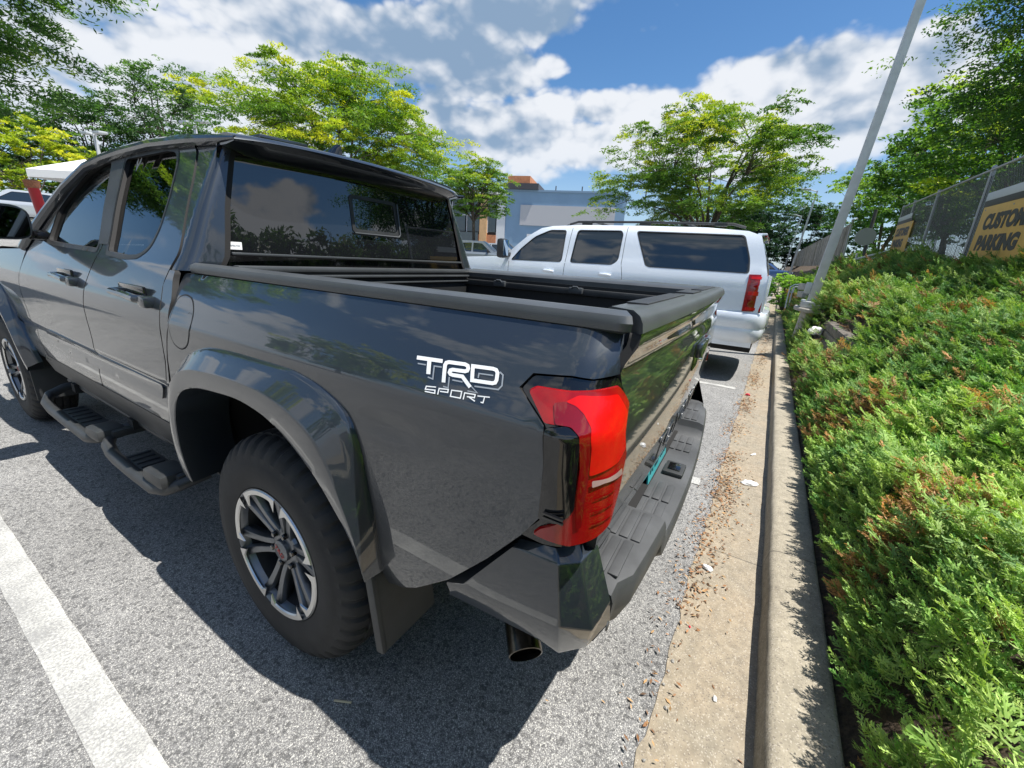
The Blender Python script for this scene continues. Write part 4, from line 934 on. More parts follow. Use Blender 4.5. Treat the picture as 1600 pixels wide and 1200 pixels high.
# ------------------------------------------------------------------ pickup truck (origin on the ground under the rear axle, nose to +Y)
CX = .03
truck = empty('pickup_truck', (0, 0, 0), label='dark grey four-door pickup truck with open bed parked nose-away in the near stall', cat='pickup truck')
def part(name, m, p=truck, **k): return dict(name=name, mat=m, parent=p, **k)
def sidemap(side, wrap=False):
    sx = -1 if side < 0 else 1; c = 0 if side < 0 else 2*CX
    if wrap:
        def f(u, v, off=0.):
            x, y = side_bed(u, v, off)
            if side > 0: y = y+.018*np.clip((np.asarray(u, float)-.6)/.35, 0, 1)
            return (c+sx*x, y, np.asarray(v, float))
    else:
        def f(u, v, off=0.): return (c+sx*(W_cab(v)+off), np.asarray(u, float), np.asarray(v, float))
    return f
def offs(f, o): return lambda u, v: f(u, v, o)
BED = [(-.578, 1.259), (-.3, 1.260), (.2, 1.261), (.7, 1.262), (1.0, 1.262), (1.058, 1.264), (1.056, 1.240), (1.050, 1.223), (1.040, 1.193), (.995, 1.185), (.959, 1.187), (.888, 1.180), (.869, 1.153), (.934, 1.104), (.942, 1.03), (.940, .925), (.905, .873), (.827, .778), (.719, .662), (.605, .568), (.55, .535), (.49, .515),
       (.475, .56), (.478, .68), (.462, .815), (.440, .92), (.41, .98), (.36, 1.015), (.268, 1.045), (.19, 1.053), (.03, 1.055), (-.22, 1.045), (-.31, 1.025), (-.41, .975), (-.50, .88), (-.545, .77), (-.585, .64), (-.64, .60), (-.640, .66), (-.612, .83), (-.575, .96), (-.520, 1.08), (-.525, 1.17), (-.562, 1.235)]
RDOOR = [(.725, .66), (.655, .82), (.605, .95), (.592, 1.05), (.605, 1.15), (.637, 1.215), (.625, 1.27), (.612, 1.33), (.66, 1.45), (.715, 1.60), (.765, 1.70), (.83, 1.742), (1.10, 1.757), (1.545, 1.757), (1.50, 1.66), (1.42, 1.46), (1.362, 1.32), (1.395, 1.20), (1.390, 1.05), (1.392, .92), (1.42, .80), (1.475, .70), (1.505, .66)]
RWIN = [(1.484, 1.722), (1.40, 1.55), (1.30, 1.35), (1.275, 1.308), (1.08, 1.300), (.94, 1.308), (.868, 1.345), (.842, 1.42), (.850, 1.52), (.90, 1.66), (.945, 1.712), (1.04, 1.725)]
FDOOR = [(1.515, .66), (1.485, .70), (1.430, .80), (1.402, .92), (1.400, 1.05), (1.405, 1.20), (1.372, 1.32), (1.43, 1.46), (1.51, 1.66), (1.555, 1.757), (1.75, 1.752), (1.90, 1.728), (2.03, 1.685), (2.18, 1.60), (2.30, 1.50), (2.42, 1.38), (2.47, 1.31), (2.52, 1.2), (2.50, 1.0), (2.46, .80), (2.42, .66)]
FWIN = [(1.665, 1.722), (1.60, 1.62), (1.48, 1.42), (1.415, 1.315), (2.02, 1.325), (2.20, 1.332), (2.215, 1.40), (2.212, 1.50), (2.12, 1.585), (1.98, 1.672), (1.85, 1.708), (1.76, 1.722)]
for side in (-1, 1):
    fb = sidemap(side, True); fc = sidemap(side); s = side; X = lambda x: (x if s < 0 else 2*CX-x)
    bs = panel('bed_side', BED, fb, M['paint'], truck, sp=.022, out=(s, -.3, .2), rim=(-s*.02, 0, 0), rim_mat=M['dark'])
    # door skins
    rd = panel('rear_door', fillet(RDOOR, .03), fc, M['paint'], truck, sp=.028, holes=[fillet(RWIN, .03)], out=(s, 0, 0), rim=(-s*.025, 0, 0), rim_mat=M['dark'])
    fd = panel('front_door', fillet(FDOOR, .03), fc, M['paint'], truck, sp=.03, holes=[fillet(FWIN, .025)], out=(s, 0, 0), rim=(-s*.025, 0, 0), rim_mat=M['dark'])
    for d, wn, dy in ((rd, RWIN, (.70, 1.0, 1.155)), (fd, FWIN, (1.54, 1.80, 1.165))):
        cpt = np.mean(wn, axis=0)
        rimo = [tuple(cpt+(np.array(p)-cpt)*1.0) for p in fillet(wn, .03)]
        panel('window_glass', rimo, offs(fc, -.016), M['glass_door'] if d is fd else M['glass_tint'], d, sp=.08, esp=.04, out=(s, 0, 0))
        big = [tuple(cpt+(np.array(p)-cpt)*np.array([1.045, 1.09])) for p in fillet(wn, .03)]
        panel('window_seal', big, offs(fc, .002), M['trim'], d, sp=.06, esp=.02, holes=[rimo], out=(s, 0, 0))
        # handle: scoop, grip, lock cap
        y0, y1, hz = dy; xb = float(W_cab(hz))
        m = MB(); xx = X(-(xb+.030)); x2 = X(-(xb-.004)); x1_ = X(-(xb+.006))
        m.tube([(x2, y0+.0, hz), (xx, y0+.035, hz+.003), (xx, (y0+y1)/2, hz+.010), (xx, y1-.03, hz+.012), (x2, y1, hz+.012)], [.015, .0155, .014, .013, .012], 10)
        h_ = m.build('door_handle', M['gloss_black'] if False else M['paint'], d)
        m = MB(); m.cbox((X(-(xb+.012)), y0-.012, hz-.004), (.045, .065, .042), .012); m.build('lock_cover', M['paint'], h_)
        m = MB(); m.cbox((X(-(xb+.000)), (y0+y1)/2, hz+.018), (.012, (y1-y0)*.8, .055), .006); m.build('handle_recess', M['gloss_black'], h_)
    # pillar trim between the glasses
    panel('pillar_trim', [(1.30, 1.335), (1.41, 1.335), (1.665, 1.728), (1.497, 1.728)], offs(fc, .0035), M['trim'], truck, sp=.05, out=(s, 0, 0))
    # mirror sail
    panel('sail_trim', [(2.205, 1.34), (2.43, 1.335), (2.34, 1.42), (2.215, 1.52)], offs(fc, .004), M['gloss_black'], truck, sp=.05, out=(s, 0, 0))
    # rocker and sill line
    panel('rocker_panel', [(.60, .56), (.68, .655), (2.48, .655), (2.62, .60), (2.62, .52), (.60, .50)], fc, M['trim'], truck, sp=.05, out=(s, 0, 0), rim=(-s*.1, 0, 0))
    panel('lower_door_moulding', fillet([(.715, .772), (.70, .832), (1.40, .838), (2.20, .850), (2.24, .795), (2.2, .775), (1.4, .768)], .02), offs(fc, .007), M['paint'], truck, sp=.04, out=(s, 0, 0), rim=(-s*.01, 0, 0))
    panel('vent_slot', fillet([(2.02, .815), (2.20, .83), (2.21, .815), (2.03, .800)], .006), offs(fc, .010), M['gloss_black'], truck, sp=.04, out=(s, 0, 0))
    # front fender
    FEN = [(2.53, 1.20), (2.51, 1.0), (2.47, .80), (2.43, .62), (2.70, .62), (2.76, .80), (2.86, .95), (3.0, 1.04), (3.2, 1.07), (3.5, 1.07), (3.75, 1.0), (3.9, .85), (3.95, .7), (4.2, .7), (4.18, 1.0), (4.0, 1.19), (3.4, 1.245), (2.9, 1.262), (2.54, 1.275)]
    panel('front_fender', fillet(FEN, .03), fc, M['paint'], truck, sp=.05, out=(s, 0, 0), rim=(-s*.02, 0, 0))
    # cab corner and rear pillar, rolled round to the back glass
    def fcc(u, v, off=0., s=s):
        v = np.asarray(v, float); u = np.asarray(u, float); x0 = W_cab(v)-.0045+off; r = .055-.020*np.clip((v-1.3)/.4, 0, 1); y1 = .548+.050*np.clip((v-1.3)/.4, 0, 1)+0*u
        a = np.clip(-u/r, 0, 1.45); b = np.clip(-u-r*1.45, 0, None); f_ = np.clip(u, 0, None)
        x = x0-r+r*np.cos(a)-b*np.sin(a)*.98; y = y1+r+f_-r*np.sin(a)-b*np.cos(a)
        return ((0 if s < 0 else 2*CX)+s*x, y, v)
    DC = [(.625, 1.268), (.612, 1.33), (.66, 1.45), (.715, 1.60), (.765, 1.70), (.835, 1.745)]
    CC = [(yd-.603-.030*min(1, max(0, (z-1.3)/.4))-.007, z) for yd, z in DC]+[(-.057, 1.745), (-.060, 1.67), (-.10, 1.50), (-.150, 1.32), (-.150, 1.268)]
    SS = [(.718, .66), (.648, .82), (.598, .95), (.585, 1.05), (.598, 1.15), (.630, 1.215), (.618, 1.267), (.578, 1.267), (.570, 1.235), (.533, 1.17), (.528, 1.08), (.583, .96), (.620, .83), (.648, .66)]
    panel('cab_side_panel', SS, fc, M['paint'], truck, sp=.02, out=(s, 0, 0), rim=(-s*.02, 0, 0), rim_mat=M['dark'])
    panel('cab_corner', CC, fcc, M['paint'], truck, sp=.02, out=(s, -.5, 0), rim=(-s*.02, 0, 0), rim_mat=M['dark'])
    # bed rail cap
    pr = [(.812, 1.258), (.826, 1.264), (.829, 1.278), (.824, 1.290), (.808, 1.297), (.745, 1.292), (.714, 1.285), (.704, 1.275), (.703, 1.235)]
    rings = []
    for y in np.linspace(.532, -.93, 16):
        k_ = .010*math.sin((y+.93)/1.53*math.pi)
        rings.append([(X(-(a-.014*max(0, y)/.6*0+k_*.0)), y, z) for a, z in pr])
    for dx, dy in ((0, -.985), (0, -1.015), (-.003, -1.030), (-.010, -1.038)):
        rings.append([(X(-(a+dx*(a > .76))), (dy+1.036)*1.0-1.036+(.115)*(1-(a-.703)/.13)*(abs(dy)-.93)/.106, z) for a, z in pr])
    m = MB(); m.loft(rings, closed=True, cap=True); m.build('rail_cap', M['rail'], truck)
    # wheel arch flare
    FO = [(-.625, .56), (-.598, .66), (-.56, .77), (-.510, .885), (-.42, .985), (-.31, 1.039), (-.22, 1.0575), (-.08, 1.066), (.0386, 1.0672), (.192, 1.0679), (.2734, 1.0581), (.3717, 1.0295), (.4253, .9931), (.4521, .9339), (.471, .8172), (.4856, .6697), (.485, .56)]
    FI = [(-.515, .49), (-.512, .62), (-.49, .74), (-.455, .81), (-.405, .868), (-.34, .906), (-.26, .927), (-.13, .942), (-.006, .949), (.10, .938), (.19, .912), (.27, .870), (.335, .815), (.39, .750), (.432, .690), (.455, .63), (.465, .55)]
    def rs(P, n):
        P = np.array(P); d = np.r_[0, np.cumsum(np.linalg.norm(np.diff(P, axis=0), axis=1))]; t = np.linspace(0, d[-1], n)
        return np.stack([pchip(d, P[:, 0])(t), pchip(d, P[:, 1])(t)], 1)
    for fy, fl in ((0., 1), (3.36, -1)):
        A_ = rs(FO, 56); B2 = rs(FI, 56); rings = []
        for a, b in zip(A_, B2):
            xo = float(W_bed(min(a[1], 1.12))); L = []
            # outer edge tucked under body skin, ridge, broad face, lip, inner return
            for t_, dx in ((-.03, -.012), (0, .002), (.02, .008), (.06, .014), (.25, .028), (.46, .051), (.49, .0535), (.52, .054), (.75, .052), (.96, .048), (.99, .045), (1.0, .034)):
                q = a+(b-a)*t_; xx = xo+dx; L.append((X(-xx), fy-fl*q[0] if True else 0, q[1]))
            L.append((X(-(xo-.05)), fy-fl*(b[0]*1.0), b[1]+.004)); L.append((X(-(xo-.13)), fy-fl*b[0], b[1]+.015)); rings.append(L)
        m = MB(); m.loft(rings, closed=False); fo = m.build('wheel_arch_flare', M['paint'], truck, recalc=False); fo.data.set_sharp_from_angle(angle=R(24))
        # liner inside the arch
        m = MB(); cyl = []
        for b in B2[::3]: cyl.append([(X(-.86), fy-fl*b[0]*1.06, b[1]+.02), (X(-.50), fy-fl*b[0]*1.06, b[1]+.02)])
        m.loft(cyl, closed=False); m.build('wheel_well_liner', M['dark'], truck, recalc=False)
    m = MB(); m.box((X(-.52), 0, .7), (.02, 1.3, .7)); m.box((X(-.52), 3.36, .7), (.02, 1.3, .7)); m.build('inner_arch_wall', M['dark'], truck)
    # side step with two dropped treads
    m = MB(); xi = -.845; xo = -.955
    for (ya, yb) in ((2.42, 1.46), (1.40, .66)):
        L = [(X(xi+.05), ya, .46), (X(xi-.02), ya, .45), (X(xo+.02), ya-.015, .425), (X(xo-.010), ya-.07, .395), (X(xo-.016), ya-.2, .385), (X(xo-.016), (ya+yb)/2, .380), (X(xo-.016), yb+.14, .382), (X(xo), yb+.06, .395), (X(xo+.03), yb+.01, .42), (X(xi+.02), yb-.01, .44)]
        if ya < 1.5: L[:4] = [(X(xo+.06), ya+.07, .436), (X(xo+.03), ya+.03, .424), (X(xo+.0), ya-.03, .402), (X(xo-.012), ya-.12, .388)]
        m.tube([Vector(p) for p in L], .026, 12)
    m.tube([(X(-.80), 2.5, .475), (X(-.80), .55, .475)], .030, 10)
    st = m.build('side_step', M['trim'], truck)
    for yc, ln in ((1.88, .50), (1.0, .36)):
        m = MB(); m.cbox((X(-.905), yc, .388), (.115, ln, .022), .006)
        for q in range(7): m.cbox((X(-.905), yc-ln/2+ln*(q+.5)/7, .401), (.085, .018, .008), .003)
        m.build('tread_pad', M['trim'], st)
    for yc in (1.43, .72):
        m = MB(); m.cbox((X(-.925), yc+.06, .432), (.12, .19, .062), .026, Matrix.Rotation(R(-4), 3, 'X')); m.cbox((X(-.85), yc-.03, .44), (.16, .05, .04), .015); m.build('knuckle', M['trim'], st)
    for yc in (2.3, 1.4, .66):
        m = MB(); m.box((X(-.74), yc, .47), (.22, .06, .05)); m.build('bracket', M['dark'], st)
    # mirror
    m = MB(); m.tube([(X(-.80), 2.30, 1.350), (X(-.885), 2.22, 1.357)], [.030, .026], 8); m.cbox((X(-.865), 2.24, 1.353), (.11, .055, .042), .014)
    mr = m.build('door_mirror', M['gloss_black'], truck)
    rr = []
    for y_, k_ in ((2.10, .96), (2.11, 1.0), (2.16, 1.0), (2.23, .9), (2.28, .68), (2.295, .4)):
        ring = []
        for q in range(24):
            a = 2*math.pi*q/24; c_, s_ = math.cos(a), math.sin(a)
            ring.append((X(-1.005-.118*k_*math.copysign(abs(c_)**.55, c_)), y_, 1.412+.086*k_*math.copysign(abs(s_)**.55, s_)))
        rr.append(ring)
    m = MB(); m.loft(rr); m.build('mirror_shell', M['paint'], mr)
    m = MB(); m.prism([(X(-1.005+.106*math.copysign(abs(math.cos(a))**.5, math.cos(a))), 1.412+.074*math.copysign(abs(math.sin(a))**.5, math.sin(a))) for a in np.linspace(0, 2*math.pi, 28, endpoint=False)], 2.094, 2.098, 'XZ'); m.build('mirror_glass', M['mirror'], mr)
    # tail lamp: housing, red lens, dark inner lens, bright reflector, white strip, black insert
    HOUS = [(0.8734, 1.1515), (0.89, 1.1757), (0.9593, 1.1831), (0.9951, 1.181), (1.0402, 1.1878), (1.0773, 1.1523), (1.0941, 1.1351), (1.131, 1.0382), (1.1214, 0.9553), (1.1002, 0.9043), (1.0514, 0.8883), (1.0045, 0.8766), (0.9472, 0.8700), (0.9016, 0.8716), (0.9429, 0.9223), (0.9453, 1.0298), (0.9373, 1.1021)]
    RED = [(0.8917, 1.1519), (0.9045, 1.161), (0.9662, 1.1631), (0.9977, 1.1667), (1.0416, 1.1744), (1.0823, 1.1424), (1.1250, 1.0397), (1.1150, 0.9723), (1.0877, 0.9109), (1.0504, 0.8962), (0.9978, 0.8837), (0.9633, 0.8875), (0.9321, 0.8894), (0.9454, 0.9067), (0.9736, 0.9258), (0.9933, 0.9475), (1.0013, 0.9606), (1.0044, 1.041), (0.9972, 1.0987), (0.9796, 1.1121), (0.9344, 1.1094)]
    BRT = [(0.9606, 1.1481), (0.9778, 1.1601), (1.0251, 1.1609), (1.041, 1.1628), (1.0803, 1.1299), (1.1093, 1.0593), (1.0831, 1.0417), (1.0482, 1.0345), (1.0207, 1.0282), (1.0193, 1.0788), (1.0121, 1.1114), (0.9936, 1.1332), (0.9787, 1.1436)]
    STR = [(1.0264, 1.0196), (1.0585, 1.0191), (1.1025, 1.0228), (1.1109, 1.0074), (1.0518, 1.0107), (1.0279, 1.0063)]
    BLK = [(0.9388, 1.1024), (0.9738, 1.1126), (0.9937, 1.101), (0.9998, 1.0846), (1.0013, 0.9606), (0.9933, 0.9475), (0.9765, 0.9283), (0.9409, 0.927), (0.9453, 1.0298)]
    DRK = [(0.9422, 1.1427), (0.9606, 1.1481), (0.9787, 1.1436), (0.9936, 1.1332), (1.0121, 1.1114), (1.0193, 1.0788), (1.0207, 1.0282), (1.0163, 0.9247), (1.0073, 0.9212), (1.0043, 0.9607), (1.0044, 1.041), (0.9972, 1.0987), (0.9796, 1.1121), (0.9538, 1.112)]
    tl = panel('tail_light', fillet(HOUS, .006), offs(fb, -.004), M['gloss_black'], truck, sp=.012, out=(s, -.6, 0), rim=(-s*.03, .02, 0))
    panel('red_lens', fillet(RED, .005), offs(fb, .004), M['lamp_red'], tl, sp=.010, out=(s, -.6, 0), rim=(-s*.006, .004, 0))
    panel('inner_lens', fillet(DRK, .005), offs(fb, .0055), M['lamp_dark'], tl, sp=.010, out=(s, -.6, 0))
    panel('bright_reflector', fillet(BRT, .005), offs(fb, .0062), M['lamp_bright'], tl, sp=.010, out=(s, -.6, 0))
    panel('reverse_strip', fillet(STR, .003), offs(fb, .0070), M['lamp_clear'], tl, sp=.010, out=(s, -.6, 0))
    for zq in (.925, .952, .979):
        panel('lens_rib', [(1.035, zq), (1.085, zq+.003), (1.085, zq+.0065), (1.035, zq+.0035)], offs(fb, .0058), M['lamp_dark'], tl, sp=.012, out=(s, -.6, 0))
    panel('black_insert', fillet(BLK, .008), offs(fb, .0058), M['gloss_black'], tl, sp=.010, out=(s, -.6, 0), rim=(-s*.006, 0, 0))
    m = MB()
    for zq in (.951, .943): m.cbox((X(-(float(W_bed(zq))+.009)), -.952-.02, zq-.003), (.006, .040, .004), .0015)
    m.build('insert_rib', M['gloss_black'], tl)
    panel('arch_gap', [(.9, .87), (1.03, .878), (1.12, .93), (1.13, .80), (.82, .62), (.72, .655)], offs(fb, -.075), M['dark'], truck, sp=.03, out=(s, -.6, 0))
    # mud flaps
    m = MB(); m.cbox((X(-.80), -.475, .435), (.21, .012, .27), .005, Matrix.Rotation(R(-9), 3, 'X')); m.cbox((X(-.905), -.468, .44), (.018, .03, .28), .006, Matrix.Rotation(R(-9), 3, 'X')); m.build('mud_flap', M['trim'], truck)
    m = MB(); m.cbox((X(-.80), 2.90, .40), (.24, .012, .26), .005, Matrix.Rotation(R(-6), 3, 'X')); m.build('mud_flap', M['trim'], truck)
    if side < 0:
        # fuel door outline and badges
        FU = [(-.512, 1.185), (-.470, 1.198), (-.41, 1.19), (-.362, 1.150), (-.352, 1.09), (-.385, 1.035), (-.44, 1.012), (-.50, 1.03), (-.515, 1.08)]
        c0 = np.mean(FU, axis=0)
        panel('fuel_door_gap', fillet(FU, .03), offs(fb, .0008), M['dark'], bs, sp=.03, out=(s, 0, 0), holes=[fillet([tuple(c0+(np.array(p)-c0)*.955) for p in FU], .03)])
        panel('fuel_door', fillet([tuple(c0+(np.array(p)-c0)*.95) for p in FU], .03), offs(fb, .001), M['paint'], bs, sp=.02, out=(s, 0, 0), rim=(.006, 0, 0))
        m = MB(); m.lathe([(0, .018), (.004, .014), (.004, 0)], 12, 'X', (-.905, .385, 1.128)); m.build('fuel_door_pull', M['gloss_black'], bs)
        for nm_, Q, mt_, o_ in (('badge_lettering', LOGO_W, M['decal_white'], .0016), ('badge_shadow', LOGO_G[:4]+LOGO_G[10:], M['decal_grey'], .0011), ('badge_shadow', LOGO_G[4:10], M['decal_grey'], .0011)):
            V = []; F = []
            for q in Q:
                a, b, c, d = [np.array(p) for p in q]; b0 = len(V); n1 = 4
                for i in range(n1+1):
                    for e0, e1 in ((a, b), (d, c)):
                        p = e0+(e1-e0)*i/n1; xx, yy = side_bed(p[0], p[1], o_); V.append((-float(xx), float(yy), p[1]))
                F += [(b0+2*i, b0+2*i+2, b0+2*i+3, b0+2*i+1) for i in range(n1)]
            link(nm_, raw_mesh(nm_, V, F), mt_, bs)
# tailgate: sheet across, bowed, with lip, shoulder and flat
def tg(u, v, off=0.):
    u = np.asarray(u, float); v = np.asarray(v, float)
    zz = [.74, .80, .92, 1.05, 1.14, 1.165, 1.195, 1.225, 1.245, 1.265]; yy = [-.978, -.994, -1.010, -1.020, -1.021, -1.015, -1.011, -1.022, -1.031, -1.031]
    y = pchip(zz, yy)(v); h = (u-CX)/.8; y = y-.016*(1-h*h)-.019-off
    # number-plate side recess edges stay shallow
    return (u, y, v)
TG = [(-.808, 1.262), (-.814, 1.24), (-.828, 1.195), (-.812, 1.15), (-.802, 1.13), (-.780, 1.04), (-.782, .96), (-.796, .90), (-.80, .84), (-.78, .775), (-.70, .765), (-.25, .762), (-.22, .742), (.28, .742), (.31, .762), (.76, .765), (.84, .775), (.86, .84), (.856, .90), (.842, .96), (.84, 1.04), (.862, 1.13), (.872, 1.15), (.888, 1.195), (.874, 1.24), (.868, 1.262)]
tgp = panel('tailgate', TG, tg, M['paint'], truck, sp=.022, out=(0, -1, 0), rim=(0, .02, 0), rim_mat=M['dark'])
m = MB(); m.box((-.60, -.985, 1.0), (.36, .03, .46)); m.box((.66, -.965, 1.0), (.36, .03, .46)); m.build('tailgate_gap_fill', M['dark'], tgp)  # dark filler added behind the skin so the edge gaps read as shaded
cap = [(-.945, 1.240), (-.945, 1.278), (-.953, 1.288), (-.970, 1.296), (-1.026, 1.298), (-1.042, 1.291), (-1.050, 1.280), (-1.053, 1.264), (-1.040, 1.258)]
rings = []
for x in np.linspace(-.812, .872, 36):
    h = (x-CX)/.8; hx = abs(h); ring = []
    for y, z in cap:
        t_ = (-y-.945)/.105; xx = CX+(x-CX)*(.885+.115*t_); yy = y-.014*(1-h*h)*t_; ring.append((xx, yy, z))
    rings.append(ring)
m = MB(); m.loft(rings); cp = m.build('tailgate_cap', M['rail'], tgp)
m = MB(); m.cbox((-.42, -.995, 1.2985), (.46, .044, .004), .0015); m.cbox((.48, -.995, 1.2985), (.46, .044, .004), .0015); m.cbox((.02, -.998, 1.299), (.20, .055, .006), .003); m.build('cap_inlay', M['trim'], cp)
m = MB(); m.cbox((CX, -.94, 1.02), (1.42, .03, .46), .01); m.build('tailgate_inner', M['liner'], tgp)
# handle, camera, stamped lettering
m = MB(); m.cbox((.13, -1.050, 1.09), (.32, .018, .10), .008); hb = m.build('handle_recess', M['gloss_black'], tgp)
m = MB(); m.cbox((.13, -1.064, 1.108), (.27, .024, .05), .010); m.build('tailgate_handle', M['paint'], tgp)
m = MB(); m.lathe([(0, .014), (-.012, .012), (-.014, 0)], 14, 'Y', (.13, -1.056, 1.060)); m.build('rear_camera', M['chrome'], tgp)
me = text_mesh('TOYOTA', .125, .0012, 1.35, 0, 1.15)
me.transform(Matrix.Translation((CX, 0, .855)) @ Matrix.Rotation(R(90), 4, 'X'))
for v in me.vertices: v.co.y += float(tg(v.co.x, v.co.z, .0)[1])-.0014
link('stamped_lettering', me, M['paint'], tgp)
# licence plate
m = MB(); m.cbox((.0, -.992, .705), (.31, .006, .155), .003, Matrix.Rotation(R(-4), 3, 'X')); pl_ = m.build('number_plate', M['plate_teal'], truck)
me = text_mesh('7MD4386', .075, .0008, 1., 0, 1.); me.transform(Matrix.Translation((0, -.9975, .705)) @ Matrix.Rotation(R(86), 4, 'X')); link('plate_characters', me, M['plate_dark'], pl_)
m = MB(); m.cbox((0, -.984, .735), (.06, .02, .02), .004); m.build('plate_lamp', M['trim'], truck)
# rear bumper
for s in (-1, 1):
    X = lambda x: (x if s < 0 else 2*CX-x)
    v = dict(A=(-.868, -.685, .612), A2=(-.872, -.700, .598), A3=(-.860, -.690, .570), B=(-.868, -.862, .795), Bi=(-.855, -.872, .812), C=(-.866, -.968, .800), Ci=(-.850, -.955, .822), D=(-.836, -1.004, .803), Di=(-.80, -.985, .826), E=(-.775, -1.015, .812), Ei=(-.70, -.975, .80),
             P=(-.884, -.748, .652), Q=(-.884, -.990, .675), G=(-.840, -1.045, .660), K=(-.774, -1.058, .690), H=(-.862, -.938, .592), I=(-.842, -.980, .560), J=(-.805, -1.028, .572), L=(-.765, -1.062, .628), M_=(-.60, -.93, .56), N=(-.60, -.7, .57))
    ks = list(v); V = [(X(p[0]), p[1], p[2]) for p in v.values()]; ix = {k_: i for i, k_ in enumerate(ks)}
    fs = ['A P B Bi', 'P Q C B', 'B C Ci Bi', 'C D Di Ci', 'D E Ei Di', 'Q G D C', 'G K E D', 'A A2 P', 'A2 A3 H Q P', 'H I Q', 'I J G Q', 'J L K G', 'A3 N M_ I H', 'I M_ L J']
    m = MB(); m.add(V, [tuple(ix[q] for q in f_.split()) for f_ in fs])
    bc = m.build('bumper_corner', M['paint'], truck, bevel=.004, angle=25, merge=1e-5)
    m = MB(); m.lathe([(0, .011), (-.003, .009), (-.003, 0)], 14, 'Y', (X(-.79), -1.062, .64)); m.build('parking_sensor', M['trim'], bc)
bp = MB()
def step_y(x): h = (x-CX)/.8; return -1.118+.042*h*h
def bprof(x):
    a = abs(x-CX); top = .700 if a > .43 else .655; y1 = step_y(x)
    e = max(0., min(1., (a-.42)/.02)); top = .640+.062*e
    if a > .74: y1 = -1.062
    return [(x, -.965, top), (x, y1+.030, top), (x, y1+.006, top-.008), (x, y1, top-.025), (x, y1+.004, top-.085), (x, y1+.03, .535+.02*e), (x, y1+.06, .505+.03*e), (x, -.95, .51)]
xsn = sorted(set([round(CX+q, 4) for q in list(np.linspace(-.795, .795, 36))+[-.44, -.43, -.40, .40, .43, .44]]))
bp.loft([bprof(x) for x in xsn], closed=True); bo = bp.build('rear_bumper', M['step'], truck, angle=30)
for s in (-1, 1):
    for (xa, xb, top, nx_) in ((.45, .75, .7035, 2), (.12 if s < 0 else .20, .39, .6425, 2)):
        m = MB()
        for i in range(nx_):
            for j in range(3):
                w_ = (xb-xa)/nx_; x = CX+s*(xa+w_*(i+.5)); yc = step_y(x)+.046+.031*j; m.cbox((x, yc, top), (w_-.010, .0235, .006), .0025, Matrix.Rotation(0, 3, 'Z'))
        m.build('step_tread', M['step'], bo)
m = MB(); m.cbox((.03, -1.055, .648), (.105, .072, .018), .008); sk = m.build('trailer_socket', M['trim'], bo)
m = MB(); m.cbox((.03, -1.055, .657), (.060, .044, .010), .008); m.build('socket_cap', M['gloss_black'], sk)
m = MB(); m.box((CX, -.98, .745), (1.5, .02, .08)); m.box((CX, -.9, .60), (1.2, .2, .1)); m.box((CX, -.1, .62), (1.0, 1.5, .16)); m.box((CX, 2.4, .50), (1.5, 2.6, .2)); m.box((CX, .2, .45), (.16, 1.2, .2)); m.build('underbody', M['dark'], truck)
m = MB(); m.cbox((-.70, -1.00, .742), (.13, .006, .018), .003, Matrix.Rotation(R(3), 3, 'Y')); m.build('bumper_glint_strip', M['chrome'], bo)  # bright strip added in place of the sunlit glimpses beside the bumper corner
m = MB(); m.lathe([(-.36, .0), (-.36, .10), (.36, .10), (.36, 0)], 20, 'X', (CX, 0, .40)); m.lathe([(-.09, 0), (-.16, .15), (.0, .19), (.16, .15), (.16, 0)], 20, 'X', (CX, 0, .40)); m.build('rear_axle', M['dark'], truck)
# exhaust tip
m = MB(); d = Vector((-.70, -.62, -.36)).normalized(); c = Vector((-.765, -.868, .405)); q = d.to_track_quat('Z', 'Y').to_matrix()
prof_ = [(-.30, .030), (-.13, .034), (-.12, .043), (.0, .045), (.001, .0415), (-.12, .040), (-.12, 0)]
pts = []; n_ = 28
for i in range(n_):
    a = 2*math.pi*i/n_
    for h, r_ in prof_: pts.append(c+q @ Vector((r_*math.cos(a), r_*math.sin(a), h)))
k_ = len(prof_); m.add(pts, [(i*k_+j, ((i+1) % n_)*k_+j, ((i+1) % n_)*k_+j+1, i*k_+j+1) for i in range(n_) for j in range(k_-1)], True)
m.build('exhaust_tip', M['steel'], truck, recalc=False)
m = MB(); m.lathe([(0, .039), (0, 0)], 20, 'Z'); me_o = m.build('exhaust_bore', M['dark'], truck); me_o.matrix_world = Matrix.Translation(c-d*.05) @ q.to_4x4()
# bed interior
m = MB(); fz = .80
m.box((CX, -.20, fz), (1.46, 1.44, .02))
for i in range(12): m.box((CX-.66+i*.12, -.16, fz+.014), (.06, 1.5, .012))
m.box((-.705, -.16, 1.02), (.02, 1.56, .46)); m.box((2*CX+.705, -.16, 1.02), (.02, 1.56, .46)); m.box((CX, .505, 1.05), (1.44, .03, .46))
for s in (-1, 1):
    m.cbox((CX+s*.62, .0, .90), (.2, .8, .2), .04)
    for i in range(9): m.cbox((CX+s*.728, -.78+i*.16, .98), (.012, .05, .34), .005)
bl = m.build('bed_liner', M['liner'], truck)
for s in (-1, 1):
    m = MB(); m.cbox((CX+s*.722, -.12, 1.215), (.03, 1.30, .035), .006); rl = m.build('cleat_track', M['trim'], bl)
    for yc in (-.30, .22):
        m = MB(); m.cbox((CX+s*.700, yc, 1.222), (.03, .085, .035), .008); m.tube([(CX+s*.69, yc-.025, 1.228), (CX+s*.683, yc-.012, 1.243), (CX+s*.683, yc+.012, 1.243), (CX+s*.69, yc+.025, 1.228)], .005, 8); m.build('tie_down_cleat', M['steel'] if False else M['rail'], rl)
m = MB(); m.cbox((CX+.715, -.22, 1.06), (.012, .13, .085), .006); m.build('bed_emblem_plate', M['trim'], bl)
